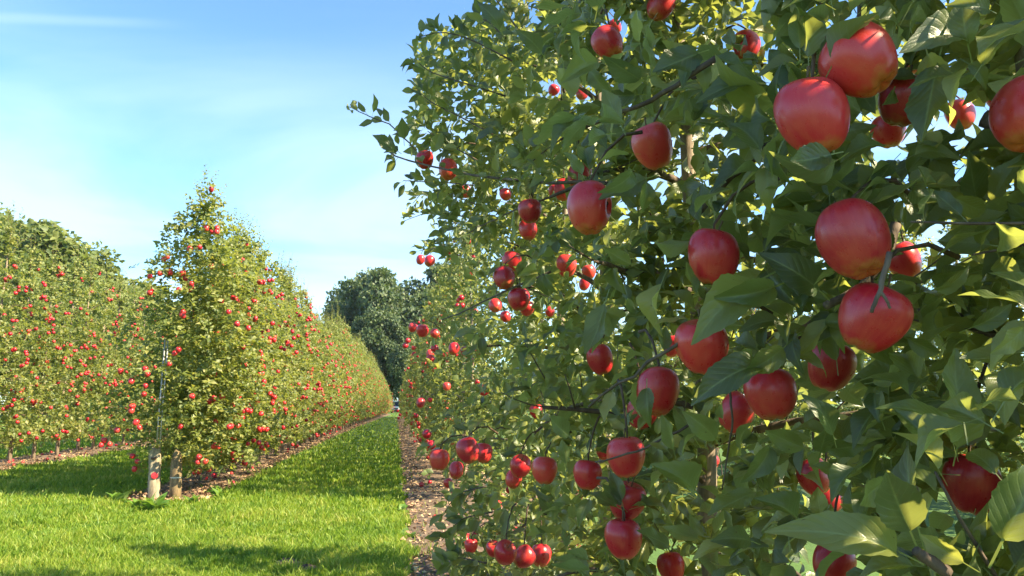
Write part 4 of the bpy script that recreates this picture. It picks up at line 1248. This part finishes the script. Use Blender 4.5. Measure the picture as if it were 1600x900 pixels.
# the thousands of smaller apples
def ico():
    t = (1 + 5 ** 0.5) / 2
    v = unit(np.array([(-1, t, 0), (1, t, 0), (-1, -t, 0), (1, -t, 0), (0, -1, t), (0, 1, t), (0, -1, -t), (0, 1, -t), (t, 0, -1), (t, 0, 1), (-t, 0, -1), (-t, 0, 1)]))
    f = [(0, 11, 5), (0, 5, 1), (0, 1, 7), (0, 7, 10), (0, 10, 11), (1, 5, 9), (5, 11, 4), (11, 10, 2), (10, 7, 6), (7, 1, 8), (3, 9, 4), (3, 4, 2), (3, 2, 6), (3, 6, 8), (3, 8, 9), (4, 9, 5), (2, 4, 11), (6, 2, 10), (8, 6, 7), (9, 8, 1)]
    v = list(map(tuple, v)); nf = []; mid = {}
    def m(a, b):
        k = (min(a, b), max(a, b))
        if k not in mid:
            mid[k] = len(v); v.append(tuple(unit(np.array(v[a]) + np.array(v[b]))))
        return mid[k]
    for a, b, c in f:
        x, y, z = m(a, b), m(b, c), m(c, a)
        nf += [(a, x, z), (b, y, x), (c, z, y), (x, y, z)]
    return np.array(v[:12]), np.array(f), np.array(v), np.array(nf)
v0, f0, v1, f1 = ico()
V, L, N, k = [], [], [], 0
for (vv, ff, sel) in ((v1, f1, restm & (apd < 24) & inv), (v0, f0, restm & (apd >= 24) & inv)):
    c = AX[sel]; r = arad[sel]
    if not len(c): continue
    V.append((c[:, None] + r[:, None, None] * vv[None]).reshape(-1, 3))
    L.append((ff[None] + (np.arange(len(c)) * len(vv))[:, None, None] + k).ravel()); N.append(np.full(len(c) * len(ff), 3))
    k += len(c) * len(vv)
link('apples', mesh_from('apples', np.concatenate(V), np.concatenate(L), np.concatenate(N), M_APPLE_FAR), None, (0, 0, 0), 'countless small red apples in the distant rows', 'apples', None, 'stuff')

# ------------------------------------------------------------------ post, pole, stakes
pr = np.random.default_rng(3)
pb = G(241, 783); pb[2] = 0
root = link('wooden_post', None, None, tuple(pb), 'short weathered wooden post with a red disc at the end of the middle row', 'post')
th = np.linspace(0, 2 * math.pi, 18, endpoint=False)
hs = [0, 0.1, 0.25, 0.4, 0.52, 0.64, 0.695, 0.71]
prof = 0.072 + pr.normal(0, 0.003, (len(hs), 18)) + 0.006 * np.cos(3 * th + 1)[None]
vv = []
for i, h in enumerate(hs):
    rr2 = prof[i] * (1.0 if h < 0.75 else (0.985 if h < 0.76 else 0.93)) * (1.06 - 0.08 * h)
    for j in range(18):
        vv.append((rr2[j] * math.cos(th[j]) - 0.055 * h, rr2[j] * math.sin(th[j]), h + (0.03 * math.cos(th[j] - 2.5) if h > 0.7 else 0)))
n = len(hs)
ff = [(i * 18 + j, i * 18 + (j + 1) % 18, (i + 1) * 18 + (j + 1) % 18, (i + 1) * 18 + j) for i in range(n - 1) for j in range(18)]
ff.append(tuple((n - 1) * 18 + j for j in range(18)))
mb = MB(); mb.add(vv, ff); link('shaft', mb.mesh('post_shaft', M_POST), root)
toc = unit(np.array([CAMP[0] - pb[0], CAMP[1] - pb[1], 0]))
sid = np.array([-toc[1], toc[0], 0])
def disc(c, r, thick, mat, name, parent):
    mb = MB(); a = np.linspace(0, 2 * math.pi, 20, endpoint=False)
    ring = [c + r * (math.cos(t) * sid + math.sin(t) * np.array([0, 0, 1])) for t in a]
    fr = [q + toc * thick for q in ring]
    fr2 = [c + toc * thick * 1.15 + (q - c - toc * thick) * 0.86 for q in fr]
    mb.add(ring + fr + fr2, [(j, (j + 1) % 20, 20 + (j + 1) % 20, 20 + j) for j in range(20)] + [(20 + j, 20 + (j + 1) % 20, 40 + (j + 1) % 20, 40 + j) for j in range(20)] + [tuple(40 + j for j in range(20))])
    return link(name, mb.mesh(name, mat), parent)
M_RED = plain('red_plastic', (0.50, 0.03, 0.045), 0.35)
disc(toc * 0.072 + sid * -0.0 + np.array([-0.02, 0, 0.335]), 0.043, 0.010, M_RED, 'marker_disc', root)
mb = MB(); mb.box((-0.055, -0.086, 0.545), (0.01, -0.066, 0.572)); link('nail_plate', mb.mesh('nail_plate', plain('rusty_metal', (0.10, 0.05, 0.03), 0.7)), root)
M_STEEL = plain('galvanised_steel', (0.50, 0.50, 0.50), 0.4, 0.7)
for k, (sx_, lab) in enumerate(((244, 'thin grey steel rod above the wooden post, left of a close pair'), (249, 'thin grey steel rod above the wooden post, right of a close pair'))):
    b = G(sx_ - 5, 781); b[2] = 0
    root = link('steel_rod', None, None, tuple(b), lab, 'rod', 'pair of steel rods behind the post')
    mb = MB(); mb.tube([(0, 0, -0.05), (0, 0, 1.1), (0.01, 0, 2.15)], [0.011] * 3, 8); link('shaft', mb.mesh('rod', M_STEEL), root)
    mb = MB(); mb.tube([(0.003, -0.0, 1.32), (0.003, 0, 1.37)], [0.018] * 2, 8); link('clamp', mb.mesh('clamp', M_STEEL), root)
b = G(273, 783); b[2] = 0
root = link('wooden_pole', None, None, tuple(b), 'round yellowish wooden pole with a pointed cut, just right of the short post', 'pole')
mb = MB(); zz = np.array([-0.05, 0.2, 0.34, 0.45, 0.55, 0.63, 0.67])
mb.tube(np.stack([0.0 * zz - 0.02 * zz, 0 * zz, zz], 1), [0.076, 0.075, 0.073, 0.072, 0.068, 0.045, 0.02], 14, wob=0.03, rng=pr)
link('shaft', mb.mesh('pole_shaft', M_POLE), root)
mb = MB(); mb.tube([(-0.006, 0, 0.30), (-0.006, 0, 0.315)], [0.0765, 0.0765], 14, cap=False); link('wire_wrap', mb.mesh('wire_wrap', M_STEEL), root)

# ------------------------------------------------------------------ weeds
def weed(pos, n, ln, label, seed, group='broad leaved weeds in the grass', wide=1.0):
    rg = np.random.default_rng(seed)
    root = link('weed_plant', None, None, tuple(pos), label, 'weed', group)
    tv = leaf_template(6, 3, 0.9, 0.35, 0.2, seed, 0, 0.17 * wide, 0.12)
    me = mesh_from('weed_leaf', tv[0], [q for f in tv[1] for q in f], [len(f) for f in tv[1]], M_WEED)
    for i in range(n):
        a = i * 2.4 + rg.normal(0, 0.3); e = rg.uniform(0.25, 1.3)
        d = np.array([math.cos(a) * math.cos(e), math.sin(a) * math.cos(e), math.sin(e)])
        o = link('leaf', me, root)
        o.matrix_basis = leaf_matrix(rg.normal(0, 0.025, 3) * (1, 1, 0), d, np.array([0, 0, 1.0]) - d * d[2] + rg.normal(0, 0.15, 3), ln * rg.uniform(0.7, 1.15))
WEEDS = [((240, 800), 26, 0.24, 'bushy dock plant growing at the foot of the wooden post'), ((215, 797), 16, 0.19, 'smaller weed just left of the dock plant'), ((300, 790), 14, 0.18, 'low weed by the soil right of the wooden pole'),
         ((340, 778), 16, 0.2, 'greyish weed at the edge of the soil near the pole'), ((580, 868), 14, 0.10, 'flat yellow green weed in the grass near the bare soil'), ((600, 862), 12, 0.09, 'flat weed right beside the yellow green one'),
         ((565, 858), 9, 0.09, 'small weed left of the yellow green one'), ((628, 800), 12, 0.12, 'pale weed on the edge of the bare soil by the path'), ((640, 842), 9, 0.09, 'tiny weed on the bare soil edge below the pale one'),
         ((185, 790), 14, 0.22, 'leafy weed at the left end of the weeds by the post')]
for k, (q, n, ln, lab) in enumerate(WEEDS):
    g = G(*q); weed(g, n, ln, lab, 60 + k, wide=1.0 if k < 4 else 1.6)

# ------------------------------------------------------------------ molehills
def mound(c, r, h, lab, seed):
    rg = np.random.default_rng(seed); vv = []
    for i in range(7):
        t = i / 6
        for j in range(22):
            a = j / 22 * 6.2832
            rr3 = r * t * (1 + 0.15 * math.sin(3 * a + seed) + rg.normal(0, 0.05))
            vv.append((rr3 * math.cos(a) * 1.3, rr3 * math.sin(a), h * (math.cos(t * math.pi) * 0.5 + 0.5) + rg.normal(0, 0.008) * (t < 0.98) + 0.002 - 0.01 * (t > 0.98)))
    ff = [(i * 22 + j, (i + 1) * 22 + j, (i + 1) * 22 + (j + 1) % 22, i * 22 + (j + 1) % 22) for i in range(6) for j in range(22)]
    mb = MB(); mb.add(vv, ff)
    link('earth_mound', mb.mesh('earth_mound', M_DIRT), None, tuple(c), lab, 'earth mound', 'bare earth patches in the grass')
mound(G(450, 884), 0.14, 0.05, 'brown earth patch in the foreground grass, left of a pair', 2)
mound(G(478, 893), 0.13, 0.045, 'brown earth patch in the foreground grass, right of a pair', 4)
mound(G(125, 849), 0.11, 0.03, 'pale earth patch in the sunlit grass at the lower left', 7)

# ------------------------------------------------------------------ grass and litter
gr = np.random.default_rng(12)
def grass_points(n):
    out = []
    while sum(map(len, out)) < n:
        m = n
        px = gr.uniform(-60, 700, m); py = 632 + (960 - 632) * gr.random(m) ** 0.75
        r = FW[None] + RT[None] * ((px - 800) / FPX)[:, None] + UP[None] * ((450 - py) / FPX)[:, None]
        t = -CAM_H / r[:, 2]
        g = CAMP + t[:, None] * r
        x, y = g[:, 0], g[:, 1]
        ok = (y > 4.2) & (y < 95) & (r[:, 2] < -0.003)
        for nm, (f0_, f1_, y0, y1) in STRIPS.items():
            xx0 = np.array([f0_(v) for v in np.clip(y, 0, 100)]); xx1 = np.array([f1_(v) for v in np.clip(y, 0, 100)])
            ed = np.sin(y * 3.1) * 0.05 + np.sin(y * 7.7 + 1) * 0.04
            ins = (x > xx0 + ed) & (x < xx1 - ed) & (y > y0) & (y < y1)
            ok &= ~(ins & (gr.random(m) < 0.985))
        for c, rad in ((G(450, 884), 0.13), (G(478, 893), 0.12), (G(125, 849), 0.10)):
            ok &= np.hypot((x - c[0]) / 1.3, y - c[1]) > rad * gr.uniform(0.6, 1.1, m)
        out.append(g[ok])
    return np.concatenate(out)[:n]
g = grass_points(210000)
x, y = g[:, 0], g[:, 1]
lump = 0.5 + 0.25 * np.sin(x * 2.3 + 1.7 * np.sin(y * 1.1)) + 0.25 * np.sin(y * 2.9 + 2.1 * np.sin(x * 1.3 + 2))
tuft = np.clip(np.sin(x * 9.1 + 3 * np.sin(y * 4.3)) * np.sin(y * 8.3 + 2.5 * np.sin(x * 5.1)), 0, 1)
h = (0.032 + 0.045 * lump + 0.05 * tuft ** 2) * gr.uniform(0.55, 1.35, len(g)) * np.where(gr.random(len(g)) < 0.03, 1.7, 1.0)
w = np.maximum(0.0022, 0.00075 * y) * gr.uniform(0.7, 1.3, len(g))
a = gr.uniform(0, 2 * math.pi, len(g)); dirx, diry = np.cos(a), np.sin(a)
b = gr.uniform(0, 2 * math.pi, len(g)); lean = gr.uniform(0.15, 0.9, len(g)) * h
z0 = np.zeros_like(x)
def pt(dx, dy, z): return np.stack([x + dx, y + dy, z], 1)
vv = np.stack([pt(-dirx * w, -diry * w, z0 - 0.005), pt(dirx * w, diry * w, z0 - 0.005),
               pt(-dirx * w * 0.75 + np.cos(b) * lean * 0.35, -diry * w * 0.75 + np.sin(b) * lean * 0.35, h * 0.6),
               pt(dirx * w * 0.75 + np.cos(b) * lean * 0.35, diry * w * 0.75 + np.sin(b) * lean * 0.35, h * 0.6),
               pt(np.cos(b) * lean, np.sin(b) * lean, h)], 1).reshape(-1, 3)
base = np.arange(len(g)) * 5
q = np.stack([base, base + 1, base + 3, base + 2, base + 2, base + 3, base + 4], 1)
link('grass', mesh_from('grass', vv, q.ravel(), np.tile([4, 3], len(g)), M_GRASS), None, (0, 0, 0), 'green mown grass of the orchard alleys', 'grass', None, 'stuff')

lt = []
for nm, cnt in (('right', 9000), ('middle', 9000), ('left', 7000)):
    f0_, f1_, y0, y1 = STRIPS[nm]
    yy = (4.5 if nm == 'right' else y0) + (50 - y0) * gr.random(cnt) ** 2.0
    aa = np.array([f0_(v) for v in yy]); bb = np.array([f1_(v) for v in yy])
    lt.append(np.stack([aa + (bb - aa) * gr.uniform(0.0, 1.0, cnt), yy, np.full(cnt, 0.040)], 1))
lt = np.concatenate(lt)
dd = unit(np.stack([gr.normal(0, 1, len(lt)), gr.normal(0, 1, len(lt)), gr.normal(0, 0.25, len(lt))], 1))
nn = unit(np.stack([gr.normal(0, 0.4, len(lt)), gr.normal(0, 0.4, len(lt)), np.ones(len(lt))], 1))
link('leaf_litter', leaves_mesh('leaf_litter', lt, dd, nn, gr.uniform(0.03, 0.085, len(lt)), T_FAR, M_LITTER, gr), None, (0, 0, 0), 'brown fallen leaves on the soil strips', 'leaf litter', None, 'stuff')

# ------------------------------------------------------------------ woodland beyond the rows
def wood_tree_mesh(seed, n_blob=44, n_leaf=24000):
    rg = np.random.default_rng(seed)
    # unit tree: height 1, crown radius about 0.33
    c = []
    while len(c) < n_blob:
        p = rg.uniform(-1, 1, 3)
        rr4 = np.linalg.norm(p)
        if 0.45 < rr4 < 1: c.append(p * np.array([0.29, 0.29, 0.40]) + np.array([0, 0, 0.55]))
    c = np.array(c); br = rg.uniform(0.06, 0.125, n_blob)
    k = rg.integers(0, n_blob, n_leaf)
    u = unit(rg.normal(0, 1, (n_leaf, 3)))
    rad = br[k][:, None] * rg.uniform(0.55, 1.08, (n_leaf, 1))
    pos = c[k] + u * rad * np.array([1, 1, 0.8])
    d = unit(rg.normal(0, 1, (n_leaf, 3)) + u * 0.5 + np.array([0, 0, -0.3])); nn = unit(u + rg.normal(0, 0.5, (n_leaf, 3)) + np.array([0, 0, 0.3]))
    crown = leaves_mesh('woodland_crown', pos, d, nn, rg.uniform(0.022, 0.042, n_leaf), T_FAR, M_WOODLAND, rg)
    mb = MB()
    zz = np.linspace(-0.01, 0.7, 8)
    mb.tube(np.stack([rg.normal(0, 0.004, 8), rg.normal(0, 0.004, 8), zz], 1), np.linspace(0.022, 0.006, 8), 8)
    for i in range(0, n_blob, 2):
        s = np.array([0, 0, rg.uniform(0.2, 0.5)])
        mb.tube(np.array([s, s * 0.5 + c[i] * 0.5 + (0, 0, 0.02), c[i]]), [0.009, 0.005, 0.002], 5, cap=False)
    return crown, mb.mesh('woodland_trunk', M_BARK)
WV = [wood_tree_mesh(700 + k) for k in range(4)]
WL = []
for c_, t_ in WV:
    c2 = c_.copy(); c2.materials[0] = M_WOODSUNLIT; WL.append(c2)
WOODS = [  # photo x of the trunk, photo y of the top, distance, label
 (578, 408, 118, 'broad dark woodland tree behind the end of the path'), (632, 396, 112, 'tall woodland tree right of the broad dark one at the path end'), (556, 448, 128, 'lower woodland tree at the left of the path end'),
 (690, 400, 122, 'woodland tree mostly behind the near row'), (600, 470, 104, 'shaded smaller woodland tree in front of the broad dark one'), (640, 500, 100, 'shaded woodland tree close behind the white vehicle'), (585, 520, 112, 'low shaded woodland tree left of the white vehicle'),
 (58, 332, 64, 'rounded woodland tree between the tall one and its right neighbour'), (125, 372, 70, 'woodland tree behind the left row with a low dome'), (20, 316, 62, 'tall rounded woodland tree at the left edge behind the left row'), (-70, 305, 66, 'woodland tree cut off by the left edge'), (95, 358, 66, 'woodland tree right of the tall rounded one behind the left row'), (150, 392, 72, 'smaller woodland tree behind the left row'), (195, 420, 80, 'last low woodland tree before the open sky behind the left row'),
]
for k, (px_, py_, d_, lab) in enumerate(WOODS):
    p = P(px_, py_, d_); hgt = p[2] / 0.98
    root = link('woodland_tree', None, None, (p[0], p[1], 0), lab, 'tree', 'woodland trees beyond the orchard')
    wid = hgt * (0.85 if k < 7 else 1.15)
    root.scale = (wid, wid, hgt); root.rotation_euler = (0, 0, k * 1.3)
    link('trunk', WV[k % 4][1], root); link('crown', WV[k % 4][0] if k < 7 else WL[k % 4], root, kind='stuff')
# undergrowth closes the wood's foot
rg = np.random.default_rng(55)
n = 16000
ux = rg.uniform(-45, 34, n); uy = 108 + 0.1 * ux + rg.uniform(0, 8, n); uz = rg.uniform(0, 1, n) ** 0.9 * (5.5 + 1.2 * np.sin(ux * 0.7) + np.sin(ux * 2.1))
link('undergrowth', leaves_mesh('undergrowth', np.stack([ux, uy, uz], 1), rg.normal(0, 1, (n, 3)), rg.normal(0, 0.6, (n, 3)) + np.array([0, -0.5, 0.4]), rg.uniform(0.3, 0.7, n), T_FAR, M_WOODLAND, rg), None, (0, 0, 0), 'dark undergrowth along the edge of the wood', 'undergrowth', None, 'stuff')

# ------------------------------------------------------------------ the white vehicle at the end of the path
M_WHITE = plain('white_paint', (0.75, 0.76, 0.78), 0.3)
M_GLASS, _nt, _b = new_mat('vehicle_glass')
_b.inputs['Base Color'].default_value = (0.03, 0.05, 0.09, 1); _b.inputs['Roughness'].default_value = 0.08; _b.inputs['Specular IOR Level'].default_value = 0.9
M_DARK = plain('black_rubber', (0.02, 0.02, 0.02), 0.8)
M_LAMP = plain('lamp_lens', (0.6, 0.6, 0.58), 0.15)
vp = P(618.5, 643, 98); vp[2] = 0
root = link('utility_vehicle', None, None, tuple(vp), 'small white utility vehicle seen from the front at the far end of the path', 'vehicle')
def part(name, f, mat, parent=root):
    mb = MB(); f(mb); return link(name, mb.mesh(name, mat, smooth=False), parent)
def body(mb):
    x, y0 = 0.68, 0.0
    sec = [(-x, 0.35), (-x, 0.80), (-x * 0.95, 0.88), (x * 0.95, 0.88), (x, 0.80), (x, 0.35)]
    for i, yy in enumerate((0.0, 0.12, 1.2, 2.6)):
        pass
    vv = []
    for yy, s, dz in ((0.0, 0.93, -0.06), (0.12, 1.0, 0.0), (1.3, 1.0, 0.04), (2.6, 1.0, 0.0)):
        vv += [(q[0] * s, yy, q[1] + (dz if q[1] > 0.5 else 0)) for q in sec]
    ff = [(i * 6 + j, i * 6 + (j + 1) % 6, (i + 1) * 6 + (j + 1) % 6, (i + 1) * 6 + j) for i in range(3) for j in range(6)]
    ff += [tuple(range(5, -1, -1)), tuple(18 + j for j in range(6))]
    mb.add(vv, ff)
part('body', body, M_WHITE)
part('windscreen', lambda mb: mb.add([(-0.58, 0.62, 0.90), (0.58, 0.62, 0.90), (0.53, 0.85, 1.46), (-0.53, 0.85, 1.46), (-0.58, 0.64, 0.90), (0.58, 0.64, 0.90), (0.53, 0.87, 1.46), (-0.53, 0.87, 1.46)], [(0, 1, 2, 3), (7, 6, 5, 4), (0, 3, 7, 4), (1, 5, 6, 2), (3, 2, 6, 7)]), M_GLASS)
for s in (-1, 1):
    part('pillar', lambda mb: mb.tube([(s * 0.63, 0.60, 0.88), (s * 0.585, 0.86, 1.48)], [0.045, 0.04], 6), M_WHITE)
    part('rear_pillar', lambda mb: mb.tube([(s * 0.63, 1.75, 0.88), (s * 0.60, 1.75, 1.48)], [0.045, 0.04], 6), M_WHITE)
    part('headlight', lambda mb: mb.box((s * 0.48 - 0.10, -0.02, 0.62), (s * 0.48 + 0.10, 0.03, 0.74)), M_LAMP)
    part('mirror', lambda mb: mb.box((s * 0.74 - 0.06, 0.62, 0.98), (s * 0.74 + 0.06, 0.70, 1.12)), M_DARK)
part('roof', lambda mb: (mb.box((-0.66, 0.78, 1.48), (0.66, 1.95, 1.56)), mb.box((-0.60, 0.84, 1.56), (0.60, 1.89, 1.60))), M_WHITE)
part('bumper', lambda mb: mb.box((-0.66, -0.10, 0.30), (0.66, 0.02, 0.48)), M_DARK)
part('grille', lambda mb: mb.box((-0.32, -0.015, 0.52), (0.32, 0.02, 0.66)), M_DARK)
for sx_ in (-0.56, 0.56):
    for yy in (0.35, 2.1):
        def tyre(mb, r=0.33, c=(sx_, yy)):
            a = np.linspace(0, 2 * math.pi, 16, endpoint=False); vv = []
            for xx, rr5 in ((-0.11, r * 0.6), (-0.11, r * 0.95), (-0.07, r), (0.07, r), (0.11, r * 0.95), (0.11, r * 0.6)):
                vv += [(c[0] + xx, c[1] + rr5 * math.cos(t), 0.33 + rr5 * math.sin(t)) for t in a]
            mb.add(vv, [(i * 16 + j, (i + 1) * 16 + j, (i + 1) * 16 + (j + 1) % 16, i * 16 + (j + 1) % 16) for i in range(5) for j in range(16)])
        wh = part('wheel', tyre, M_DARK)
        part('rim', lambda mb: mb.tube([(sx_ - 0.08, yy, 0.33), (sx_ + 0.08, yy, 0.33)], [0.2, 0.2], 14), M_LAMP, wh)

# ------------------------------------------------------------------ thin summer haze
M_HAZE = bpy.data.materials.new('haze'); M_HAZE.use_nodes = True
_nt = M_HAZE.node_tree; _nt.nodes.clear()
_o = _nt.nodes.new('ShaderNodeOutputMaterial'); _v = _nt.nodes.new('ShaderNodeVolumePrincipled')
_v.inputs['Color'].default_value = (0.72, 0.84, 1.0, 1); _v.inputs['Density'].default_value = 0.00012
_nt.links.new(_v.outputs[0], _o.inputs['Volume'])
mb = MB(); mb.box((-130, -40, -1), (130, 175, 36)); link('haze', mb.mesh('haze', M_HAZE, smooth=False), kind='stuff')
